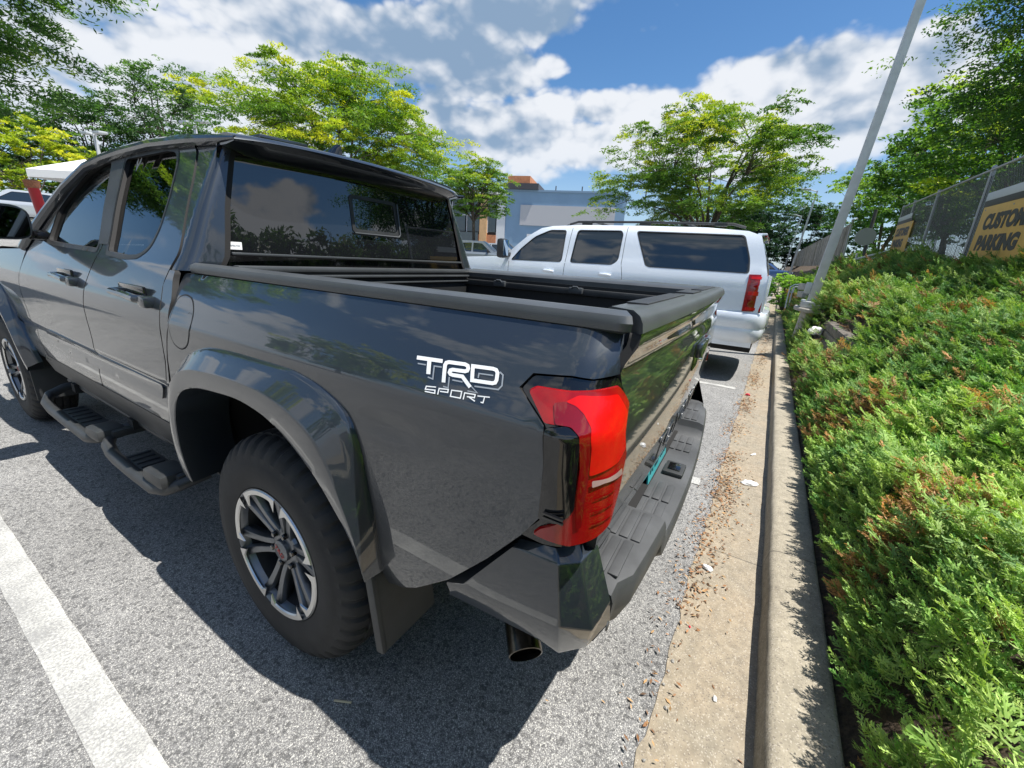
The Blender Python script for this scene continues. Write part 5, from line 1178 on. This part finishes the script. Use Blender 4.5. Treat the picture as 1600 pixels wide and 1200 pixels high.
m = MB(); m.cbox((CX, .505, 1.280), (1.44, .050, .022), .008); m.cbox((CX, .480, 1.252), (1.42, .022, .012), .004); m.cbox((CX, .485, 1.220), (1.42, .018, .010), .004)
m.build('bed_header_rail', M['rail'], bl)
# cab back: glass, trim, roof, spoiler, antenna
def bk(u, v, off=0.):
    u = np.asarray(u, float); v = np.asarray(v, float); h = (u-CX)/.7; return (u, .553+.05*(v-1.3)/.4-.012*(1-h*h)-off, v)
cb = [(-.675, 1.325), (-.66, 1.42), (-.605, 1.70), (.64, 1.715), (.70, 1.50), (.738, 1.325)]
panel('rear_window_surround', [(-.735, .95), (-.72, 1.42), (-.65, 1.72), (.675, 1.735), (.76, 1.50), (.795, 1.33), (.795, .95)], offs(bk, -.006), M['gloss_black'], truck, sp=.06, out=(0, -1, 0))
rg = panel('rear_window', fillet([(-.708, 1.338), (-.690, 1.44), (-.632, 1.70), (.640, 1.71), (.70, 1.50), (.728, 1.345)], .025), bk, M['gloss_black'], truck, sp=.06, out=(0, -1, 0))
rg.data.materials.clear(); gm = mat('dark privacy rear glass', (.008, .009, .011), .012, coat=0, spec=.5); gm.node_tree.nodes['Principled BSDF'].inputs['IOR'].default_value = 1.85; rg.data.materials.append(gm)
sw = [(-.105, 1.455), (-.105, 1.628), (.195, 1.628), (.205, 1.455)]
sw2 = [(-.088, 1.472), (-.088, 1.612), (.178, 1.612), (.188, 1.472)]
panel('sliding_pane_frame', fillet(sw, .02), offs(bk, .004), M['trim'], rg, sp=.05, esp=.02, holes=[fillet(sw2, .016)], out=(0, -1, 0), rim=(0, .008, 0), rim_mat=M['rail'])
m = MB(); m.tube([(-.100, .551, 1.452), (.19, .551, 1.452), (.203, .552, 1.466), (.198, .571, 1.62)], .0045, 6); m.build('pane_edge_trim', M['rail'], rg)
m = MB(); m.cbox((CX, .540, 1.333), (1.42, .012, .010), .004); m.build('lower_glass_trim', M['rail'], rg)
panel('window_sticker', [(-.688, 1.348), (-.686, 1.376), (-.630, 1.376), (-.632, 1.348)], offs(bk, .0015), M['white_plastic'], rg, sp=.03, out=(0, -1, 0))
me = text_mesh('INSPECTED', .0085, .0002); me.transform(Matrix.Translation((-.659, 0, 1.362)) @ Matrix.Rotation(R(90), 4, 'X'))
for v in me.vertices: v.co.y += float(bk(v.co.x, v.co.z, .0022)[1])
link('sticker_print', me, M['decal_grey'], rg)
path = [(.56, 1.732), (.70, 1.755), (.90, 1.768), (1.2, 1.777), (1.5, 1.772), (1.75, 1.752), (1.92, 1.728), (2.02, 1.698)]
roof = strip('cab_roof', path, [.632, .632, .628, .626, .628, .636, .650, .664], M['paint'], truck, crown=[.028, .034, .040, .042, .042, .04, .038, .035], cx=CX*1.0)
for s in (-1, 1):
    X = lambda x: (x if s < 0 else 2*CX-x)
    m = MB(); m.tube([(X(-.640), .50, 1.728), (X(-.645), .66, 1.736), (X(-.645), .85, 1.748), (X(-.640), 1.2, 1.762), (X(-.642), 1.5, 1.757), (X(-.650), 1.75, 1.742), (X(-.668), 1.95, 1.712), (X(-.712), 2.18, 1.612), (X(-.768), 2.36, 1.48), (X(-.828), 2.52, 1.34), (X(-.845), 2.60, 1.28)], [.008, .018, .022, .022, .022, .022, .022, .024, .028, .03, .03], 10); m.build('roof_pillar_rail', M['paint'], truck)
sp_ = MB(); rings = []
for x in np.linspace(-.645, .665, 24):
    h = (x-.01)/.655; c_ = .026*(1-h*h); e = 1-abs(h)**8*(.35 if h < 0 else .55); yb = .575
    z0 = 1.722+c_; q_ = 1-.75*abs(h)**10; rings.append([(x, yb+.10, z0+.026), (x, yb-.045*e, z0+.028), (x, yb-.105*e, z0+.016), (x, yb-.118*e, z0+.003), (x, yb-.112*e, z0-.012*q_), (x, yb-.02, z0-(.038+c_*.55)*q_), (x, yb+.05, z0-(.04+c_*.6)*q_)])
sp_.loft(rings); spo = sp_.build('roof_spoiler', M['paint'], truck, angle=50)
m = MB(); m.cbox((.06, .478, 1.742), (.26, .030, .012), .004, Matrix.Rotation(R(20), 3, 'X')); m.build('brake_lamp', M['gloss_black'], spo)
for s in (-1, 1):
    m = MB(); m.cbox((CX+s*.47, .62, 1.765), (.20, .20, .022), .01, Matrix.Rotation(R(s*3), 3, 'Y')); m.build('spoiler_end_cap', M['paint'], spo)
m = MB(); rings = []
for y_, wd, hh in ((.72, .016, .070), (.75, .032, .076), (.83, .042, .060), (.93, .042, .034), (1.02, .016, .010)): rings.append([(-.03-wd, y_, 1.795), (-.03-wd*.35, y_, 1.795+hh*.75), (-.03, y_, 1.795+hh), (-.03+wd*.35, y_, 1.795+hh*.75), (-.03+wd, y_, 1.795)])
m.loft(rings); m.build('shark_fin_antenna', M['gloss_black'], truck)
# windscreen, bonnet, grille block
strip('windscreen', [(2.02, 1.700), (2.20, 1.60), (2.40, 1.47), (2.62, 1.30)], [.66, .70, .76, .82], M['glass_screen'], truck, crown=[.04, .04, .035, .03], cx=CX)
strip('bonnet', [(2.60, 1.265), (2.9, 1.27), (3.4, 1.265), (3.9, 1.23), (4.15, 1.18), (4.22, 1.05)], [.84, .845, .845, .83, .80, .80], M['paint'], truck, crown=[.03, .05, .05, .04, .03, .0], cx=CX)
m = MB(); m.cbox((CX, 4.22, .80), (1.66, .10, .60), .05); m.build('front_bumper', M['trim'], truck)
# interior
m = MB(); m.cbox((CX, 2.48, 1.20), (1.48, .34, .24), .06); m.tube([(-.42, 2.28, 1.25), (-.42, 2.40, 1.2)], .03); m.lathe([(-.015, .165), (0, .185), (.015, .165), (0, .15), (-.015, .165)], 22, 'Y', (-.40, 2.22, 1.27)); m.build('dashboard', M['cloth'], truck)
m = MB(); m.box((CX, 1.5, .72), (1.6, 1.8, .05)); m.box((CX, .67, 1.0), (1.4, .03, .6)); m.build('cab_floor', M['dark'], truck)
for x, y in ((-.38, 1.62), (.42, 1.62), (-.38, .86), (.42, .86)):
    m = MB(); m.cbox((x, y+.16, .98), (.50, .50, .16), .05); m.cbox((x, y-.08, 1.22), (.48, .13, .55), .05, Matrix.Rotation(R(10), 3, 'X'))
    se = m.build('seat', M['cloth'], truck); m = MB(); m.cbox((x, y-.14, 1.55), (.25, .09, .17), .04); m.tube([(x-.06, y-.13, 1.4), (x-.06, y-.13, 1.5)], .007, 6); m.tube([(x+.06, y-.13, 1.4), (x+.06, y-.13, 1.5)], .007, 6); m.build('headrest', M['cloth'], se)
m = MB(); m.cbox((CX, 2.08, 1.60), (.24, .03, .07), .015); m.build('rear_view_mirror', M['gloss_black'], truck)
# wheels
def wheel(cx, cy, side, bright=True, rad=.400, parent=None, wdt=.255):
    s = side; w_ = empty('wheel', (cx, cy, rad)); w_.parent = parent; w_.rotation_euler = (R(17), 0, 0 if s < 0 else math.pi)
    # tyre: outer face toward -X
    k = rad/.400
    P = [(.075, .215), (.020, .222), (.006, .236), (.0, .262), (-.002, .290), (.002, .318), (.004, .322), (.006, .345), (.016, .368), (.030, .384), (.042, .390), (.050, .3945), (.066, .3965), (.067, .389), (.074, .389), (.075, .3975), (.102, .3990), (.103, .390), (.112, .390), (.113, .3995), (.140, .3995), (.141, .390), (.150, .390), (.151, .399), (.178, .3975), (.179, .389), (.186, .389), (.187, .3965), (.205, .3935), (.220, .384), (.238, .362), (.252, .32), (.252, .262), (.235, .222), (.18, .215)]
    sh = {8, 9, 10, 11, 12, 27, 28, 29}
    def mod(i, j, r):
        if j in (8, 9, 10, 11, 12, 27, 28, 29): return r-(.010 if (i//2) % 3 == 0 else 0)
        if j in (15, 16, 23, 24): return r-(.004 if ((i+2)//1) % 5 == 0 else 0)
        if j in (19, 20): return r-(.004 if (i % 7) == 0 else 0)
        return r
    m = MB(); m.lathe([(a*k, b*k) for a, b in P], 240, 'X', mod=(lambda i, j, r: mod(i, j, r)) if bright else None); m.build('tyre', M['rubber'], w_, angle=28)
    m = MB(); m.lathe([(.018, .222), (.012, .228), (.006, .231), (.004, .226), (.010, .218), (.022, .213), (.035, .209)], 72, 'X')
    rm = m.build('rim', M['rim_dark'], w_, recalc=False)
    m = MB(); m.lathe([(.034, .210), (.05, .206), (.16, .200), (.20, .214)], 72, 'X'); m.lathe([(.14, .20), (.14, 0)], 30, 'X'); m.build('rim_barrel', M['dark'], rm, recalc=False)
    if not bright:
        m = MB()
        for q in range(6): a = q*math.pi/3; m.box((.03, math.cos(a)*.12, math.sin(a)*.12), (.03, .19, .05), Matrix.Rotation(a, 3, 'X'))
        m.build('spokes', M['rim_bright'], rm); return w_
    m = MB()    # brake drum and disc
    m.lathe([(.09, 0), (.09, .15), (.12, .155), (.14, .155)], 36, 'X'); m.build('brake_drum', M['dark'], rm)
    m = MB()
    for q in range(6):
        A0 = q*math.pi/3
        for sg in (-1, 1):
            # paired spoke: runs from the hub, parallel to its twin, then kinks outward
            pts = [(.045, .016*sg, .052), (.036, .0175*sg, .10), (.030, .0215*sg, .135), (.022, .0300*sg, .185), (.014, .0400*sg, .218)]
            wv = [.013, .0130, .0140, .0165, .021]
            ring = []
            for (h, t_, r_), hw_ in zip(pts, wv):
                L = []
                for dt, dh in ((-1, .016), (-.75, .0), (.75, .0), (1, .016), (.6, .040), (-.6, .040)):
                    tt = t_+dt*hw_; ca, sa = math.cos(A0), math.sin(A0); L.append((h+dh, tt*ca-r_*sa*1.0, tt*sa+r_*ca))
                ring.append(L)
            m.loft(ring, smooth=False)
    for q in range(6): a = (q+.5)*math.pi/3; m.loft([[(h_, math.cos(a+.32*d_)*r_, math.sin(a+.32*d_)*r_) for d_ in (-1, -.4, .4, 1)] for h_, r_ in ((.05, .045), (.046, .066), (.066, .070))], closed=False, cap=False)
    m.lathe([(.055, .075), (.046, .070), (.042, .055), (.042, .03)], 36, 'X')
    m.build('spokes', M['rim_dark'], rm, bevel=.0012, angle=30)
    m = MB()     # machined lip segments with prongs
    for q in range(6):
        a0 = math.pi/2+q*math.pi/3+.085; a1 = math.pi/2+(q+1)*math.pi/3-.085; V = []; F = []; nn_ = 16
        for i in range(nn_+1):
            a = a0+(a1-a0)*i/nn_; e = min(i, nn_-i)/nn_; ri = .2085-.030*max(0, 1-e/.13)**1.0
            for h, r_ in ((.006, ri), (.0015, ri+.003), (.0015, .2265), (.006, .2295)): V.append((h, math.cos(a)*r_, math.sin(a)*r_))
        for i in range(nn_):
            for j in range(3): F.append((i*4+j, i*4+4+j, i*4+5+j, i*4+1+j))
        m.add(V, F, False)
    m.build('machined_lip', M['rim_bright'], rm, angle=40)
    m = MB(); m.lathe([(.046, .040), (.030, .037), (.026, .030), (.025, 0)], 30, 'X'); hc = m.build('hub_cap', M['rim_dark'], rm)
    me = text_mesh('TRD', .024, .0006, 1.2, 0.); me.transform(Matrix.Translation((.0242, 0, .0)) @ Matrix.Rotation(R(17), 4, 'X') @ Matrix.Rotation(R(-90), 4, 'Z') @ Matrix.Rotation(R(90), 4, 'X')); link('hub_lettering', me, M['red_text'], hc)
    for q in range(6):
        a = q*math.pi/3+.52; m = MB(); m.lathe([(.060, .011), (.034, .011), (.030, .008), (.030, 0)], 6, 'X', (0, math.cos(a)*.060, math.sin(a)*.060), smooth=False); m.build('wheel_nut', M['gloss_black'], rm)
    return w_
wheel(-.930, 0, -1, parent=truck); wheel(-.930, 3.36, -1, parent=truck)
wheel(2*CX+.930, 0, 1, parent=truck, bright=False); wheel(2*CX+.930, 3.36, 1, parent=truck, bright=False)

# the pickup stands very slightly askew in its stall
def askew(o, k=.023):
    for ch in o.children:
        if ch.matrix_local == Matrix() and ch.type == 'MESH':
            me = ch.data; n = len(me.vertices); a = np.empty(n*3, np.float32); me.vertices.foreach_get('co', a); a[1::3] += k*(a[0::3]+.85); a[2::3] += .008*(a[0::3]+.85); me.vertices.foreach_set('co', a); me.update(); askew(ch, k)
        else: ch.location.y += k*(ch.location.x+.85)
askew(truck)
# ------------------------------------------------------------------ other vehicles
def shell(root, top, bottom_z, half, wins, paintm, cx=0, arches=(), glassm=None, roofglass=(), arch_r=.39, crown=.04, hc=.38):
    """top: (y, z, kind) from tail to nose; side skins, roof sheet in kinds"""
    T_ = [(p[0], p[1]) for p in top]
    out = list(T_)+[(T_[-1][0], bottom_z)]
    for ay in sorted(arches, reverse=True):
        for a in np.linspace(-.12, math.pi+.12, 15): out.append((ay+arch_r*math.cos(a), max(bottom_z, hc+arch_r*math.sin(a))))
    out.append((T_[0][0], bottom_z))
    body = None
    for s in (-1, 1):
        f = lambda u, v, off=0., s=s: (cx+s*(half(v)+off), np.asarray(u, float), np.asarray(v, float))
        b = panel('body_side', out, f, paintm, root, sp=.09, esp=.05, holes=[fillet(w_, .05) for w_ in wins], out=(s, 0, 0))
        for w_ in wins:
            c0 = np.mean(w_, axis=0)
            panel('side_window', fillet(w_, .05), offs2(f, -.012), glassm or M['glass_far'], root, sp=.2, esp=.08, out=(s, 0, 0))
            panel('window_seal', fillet([tuple(c0+(np.array(p)-c0)*np.array([1.02, 1.045])) for p in w_], .05), offs2(f, .002), M['trim'], b, sp=.3, esp=.05, holes=[fillet([tuple(c0+(np.array(p)-c0)*.995) for p in w_], .05)], out=(s, 0, 0))
    i = 0
    while i < len(top)-1:
        kd = top[i][2]; j = i
        while j < len(top)-1 and top[j][2] == kd: j += 1
        seg = [(p[0], p[1]) for p in top[i:j+1]]
        strip({'g': 'windscreen', 'p': 'body_top', 'r': 'roof'}[kd], seg, lambda z: float(half(z)), M['glass_far'] if kd == 'g' else paintm, root, crown=[crown]*len(seg), cx=cx); i = j
def offs2(f, o): return lambda u, v: f(u, v, o)
# ---- silver-white SUV two stalls over
suv = empty('large_suv', (5.65, 0, 0), label='large silver-white SUV with roof rack parked beyond the pickup bed', cat='SUV')
SW = pchip([.3, .5, .75, 1.0, 1.25, 1.42, 1.48, 1.95, 2.05], [.92, .97, 1.0, 1.0, .995, .965, .945, .80, .70])
top = [(-1.10, .98, 'p'), (-1.135, 1.15, 'p'), (-1.12, 1.38, 'g'), (-1.06, 1.60, 'g'), (-.985, 1.80, 'g'), (-.955, 1.88, 'r'), (-.80, 1.935, 'r'), (-.3, 1.975, 'r'), (.6, 1.992, 'r'), (1.5, 1.995, 'r'), (2.0, 1.975, 'r'), (2.2, 1.94, 'g'), (2.45, 1.79, 'g'), (2.72, 1.56, 'g'), (2.84, 1.47, 'p'), (3.1, 1.455, 'p'), (3.9, 1.41, 'p'), (4.2, 1.33, 'p'), (4.28, 1.0, 'p'), (4.30, .6, 'p')]
wins = [[(2.66, 1.425), (1.73, 1.435), (1.745, 1.905), (2.03, 1.905), (2.28, 1.80), (2.52, 1.60)], [(1.57, 1.435), (.90, 1.435), (.82, 1.50), (.82, 1.86), (.86, 1.91), (1.54, 1.91)], [(.62, 1.905), (.40, 1.45), (.34, 1.43), (-.90, 1.42), (-.87, 1.60), (-.76, 1.875)]]
shell(suv, top, .48, SW, wins, M['white_paint'], arches=(.12, 3.42), crown=.035, arch_r=.42, hc=.40)
f = lambda u, v, off=0.: (-(SW(v)+off), np.asarray(u, float), np.asarray(v, float))
for k_, pts in enumerate(([(1.655, .55), (1.66, 1.40), (1.645, 1.95)], [(.70, .95), (.72, 1.30), (.76, 1.45), (.775, 1.97)], [(2.66, .55), (2.70, 1.40)])):
    L = [( -float(SW(z))-.0006, y, z) for y, z in resample(pts, .06, False)]; V = []; F = []
    for i, (x, y, z) in enumerate(L): V += [(x, y-.0035, z), (x, y+.0035, z)]
    F = [(2*i, 2*i+1, 2*i+3, 2*i+2) for i in range(len(L)-1)]; link('door_gap', raw_mesh('door_gap', V, F), M['dark'], suv)
for y in (1.93, .98):
    m = MB(); x = -float(SW(1.28)); m.tube([(x, y-.09, 1.275), (x-.03, y-.06, 1.28), (x-.035, y+.03, 1.285), (x, y+.08, 1.285)], .016, 8); m.cbox((x, y, 1.28), (.006, .20, .06), .002); m.build('door_handle', M['white_paint'], suv)
for s in (-1, 1):
    fs_ = lambda u, v, off=0., s=s: (s*(SW(v)+off-.25*np.clip(-1.0-np.asarray(u, float), 0, 1)), np.asarray(u, float), np.asarray(v, float))
    tlp = panel('tail_light', [(-.915, 1.405), (-1.125, 1.412), (-1.125, .955), (-.915, .945)], offs2(fs_, .012), M['lamp_red'], suv, sp=.05, out=(s, 0, 0), rim=(-s*.02, 0, 0))
    for z0, z1 in ((1.24, 1.34), (1.02, 1.10)):
        panel('dark_segment', [(-.955, z1), (-1.03, z1-.02), (-1.03, z0-.02), (-.955, z0)], offs2(fs_, .014), M['lamp_dark'], tlp, sp=.05, out=(s, 0, 0))
    for z0, z1 in ((1.35, 1.385), (1.15, 1.20), (.965, 1.0)):
        panel('bright_segment', [(-.945, z1), (-1.11, z1), (-1.11, z0), (-.945, z0)], offs2(fs_, .015), M['lamp_bright'], tlp, sp=.05, out=(s, 0, 0))
    m = MB(); m.cbox((s*1.0, -1.135, 1.18), (.03, .03, .45), .01); m.build('lamp_side_trim', M['white_paint'], tlp)
    m = MB(); m.cbox((s*1.10, 2.76, 1.59), (.19, .13, .31), .05); m.cbox((s*.98, 2.72, 1.50), (.16, .06, .07), .02); mr = m.build('door_mirror', M['trim'], suv)
    m = MB(); m.cbox((s*1.10, 2.692, 1.60), (.15, .006, .25), .002); m.build('mirror_glass', M['mirror'], mr)
    m = MB(); m.tube([(s*.70, -.75, 1.985), (s*.72, -.6, 2.025), (s*.72, .6, 2.045), (s*.72, 1.6, 2.045), (s*.70, 1.75, 2.01)], .017, 8)
    for y in (-.45, .55, 1.45): m.cbox((s*.72, y, 2.02), (.05, .16, .045), .012)
    m.build('roof_rail', M['trim'], suv)
m = MB()
for y in (.0, 1.35): m.cbox((0, y, 2.055), (1.44, .07, .022), .01)
m.build('roof_crossbar', M['trim'], suv)
pth = [(-1.035, -.58), (-1.045, -.80), (-1.045, -1.0), (-1.03, -1.10), (-.98, -1.17), (-.88, -1.205), (-.6, -1.225), (0, -1.235), (.6, -1.225), (.88, -1.205), (.98, -1.17), (1.03, -1.10), (1.045, -1.0), (1.045, -.80), (1.035, -.58)]
pth = [tuple(p) for p in resample(pth, .06, False)]; m = MB(); rings = []
for i, p in enumerate(pth):
    a_ = np.array(pth[max(i-1, 0)]); b_ = np.array(pth[min(i+1, len(pth)-1)]); t_ = (b_-a_)/np.linalg.norm(b_-a_); n_ = np.array([t_[1], -t_[0]])
    rings.append([(p[0]-n_[0]*q, p[1]-n_[1]*q, z) for q, z in ((.14, .935), (.05, .935), (.015, .925), (.0, .895), (-.004, .84), (-.002, .76), (.008, .74), (.008, .72), (.0, .70), (.02, .60), (.07, .535), (.16, .52))])
m.loft(rings); m.build('rear_bumper', M['white_paint'], suv, angle=40)
m = MB(); m.cbox((0, -1.232, .73), (1.2, .012, .022), .004); m.build('bumper_strip', M['trim'], suv)
m = MB(); m.cbox((0, -.955, 1.905), (1.45, .11, .03), .012); m.build('tail_spoiler', M['white_paint'], suv)
m = MB(); m.cbox((0, -1.012, 1.90), (.5, .012, .02), .004); m.cbox((-.70, -1.0, 1.885), (.04, .03, .03), .008); m.build('brake_lamp', M['lamp_red'], suv)
m = MB(); m.box((0, -1.0, 1.15), (1.8, .22, .5)); m.box((0, 1.5, .55), (1.7, 5.2, .3)); m.build('underbody', M['dark'], suv)
m = MB(); m.cbox((0, -1.13, 1.17), (1.86, .02, .44), .01); m.build('rear_hatch', M['white_paint'], suv)
m = MB(); rings = []
for y_, wd, hh in ((1.95, .01, .05), (1.99, .02, .06), (2.08, .02, .02)): rings.append([(-.25-wd, y_, 1.995), (-.25, y_, 1.995+hh), (-.25+wd, y_, 1.995)])
m.loft(rings); m.build('roof_antenna', M['trim'], suv)
m = MB()
for x, y in ((-.45, 1.75), (.45, 1.75), (-.45, .75), (.45, .75)): m.cbox((x, y, 1.35), (.5, .14, .6), .05); m.cbox((x, y, 1.72), (.26, .09, .18), .04)
m.build('seats', M['cloth'], suv)
for s, y in ((-1, .12), (-1, 3.42), (1, .12), (1, 3.42)): wheel(s*.985, y, s, bright=False, parent=suv)
# ---- generic far cars
def far_car(name, loc, rz, paintm, kind, **k):
    o = empty(name, loc, rz, **k)
    if kind == 'suv':
        H = pchip([.25, .5, .9, 1.05, 1.65], [.82, .92, .93, .88, .66]); top = [(-2.3, .55, 'p'), (-2.33, .95, 'p'), (-2.2, 1.05, 'g'), (-1.95, 1.50, 'r'), (-1.7, 1.62, 'r'), (.2, 1.66, 'g'), (1.0, 1.08, 'p'), (2.1, .92, 'p'), (2.3, .6, 'p')]
        wn = [[(-1.95, 1.08), (-1.7, 1.50), (-.95, 1.54), (-.95, 1.08)], [(-.85, 1.08), (-.85, 1.54), (.05, 1.54), (.72, 1.08)]]
    else:
        H = pchip([.3, .6, 1.1, 1.2, 1.9], [.90, .98, .99, .94, .74]); top = [(-2.9, .6, 'p'), (-2.92, 1.22, 'p'), (-1.0, 1.24, 'g'), (-.9, 1.80, 'r'), (-.6, 1.88, 'r'), (.6, 1.88, 'g'), (1.35, 1.30, 'p'), (2.7, 1.18, 'p'), (2.85, .7, 'p')]
        wn = [[(-.75, 1.27), (-.70, 1.72), (-.05, 1.76), (-.05, 1.27)], [(.05, 1.27), (.05, 1.76), (.55, 1.74), (1.12, 1.27)]]
    shell(o, top, .32, H, wn, paintm, arches=(-1.45, 1.45), crown=.03)
    for s in (-1, 1):
        m = MB(); m.cbox((s*1.02, .95, 1.18 if kind == 'suv' else 1.36), (.2, .1, .16), .03); m.build('door_mirror', M['trim'], o)
        m = MB(); m.cbox((s*.72, 2.22 if kind == 'suv' else 2.78, .82 if kind == 'suv' else 1.05), (.34, .12, .15), .03); m.build('headlight', M['chrome'], o)
        m = MB(); m.cbox((s*.80, -2.30 if kind == 'suv' else -2.9, .98 if kind == 'suv' else 1.1), (.22, .08, .2), .03); m.build('tail_light', M['lamp_red'], o)
        for y in (-1.45, 1.45): wheel(s*.92, y, s, bright=False, parent=o, rad=.36)
    m = MB(); m.cbox((0, 2.26 if kind == 'suv' else 2.86, .62), (1.2, .06, .26), .03); m.build('grille', M['trim'], o)
    m = MB(); m.box((0, 0, .4), (1.5, 4.0, .25)); m.build('underbody', M['dark'], o)
    return o
far_car('parked_car', (5.0, 34.6, 1.86), R(62), M['silver_paint'], 'suv', label='silver SUV seen from behind, parked far left beneath the yellow trees', cat='car')
far_car('parked_car', (3.55, 10.2, .30), R(90), M['white_paint'], 'suv', label='white car glimpsed between the red post and the windscreen pillar', cat='car')
far_car('parked_truck', (19.6, 14.6, .6), R(205), M['grey_paint'], 'truck', label='grey crew-cab pickup facing the camera between the cab and the white SUV hood', cat='pickup truck')
far_car('parked_car', (27.0, 17.2, 1.1), R(190), M['silver_paint'], 'suv', label='silver vehicle half hidden behind the grey pickup by the SUV mirror', cat='car')
for i, (x, y, pm, lb) in enumerate(((50, -.3, 'blue_paint', 'small blue car at the far end of the kerb'), (55, .1, 'silver_paint', 'pale far car just behind the small blue one'), (61, .6, 'white_paint', 'white far car last in the row at the kerb end'), (32, 1.2, 'grey_paint', 'dark grey vehicle hidden behind the silver SUV tail'))):
    far_car('parked_car', (x, y, float(lot_z(x, y))), R(180 if i else 175), M[pm], 'suv', label=lb, cat='car', group='cars at the far end of the row')
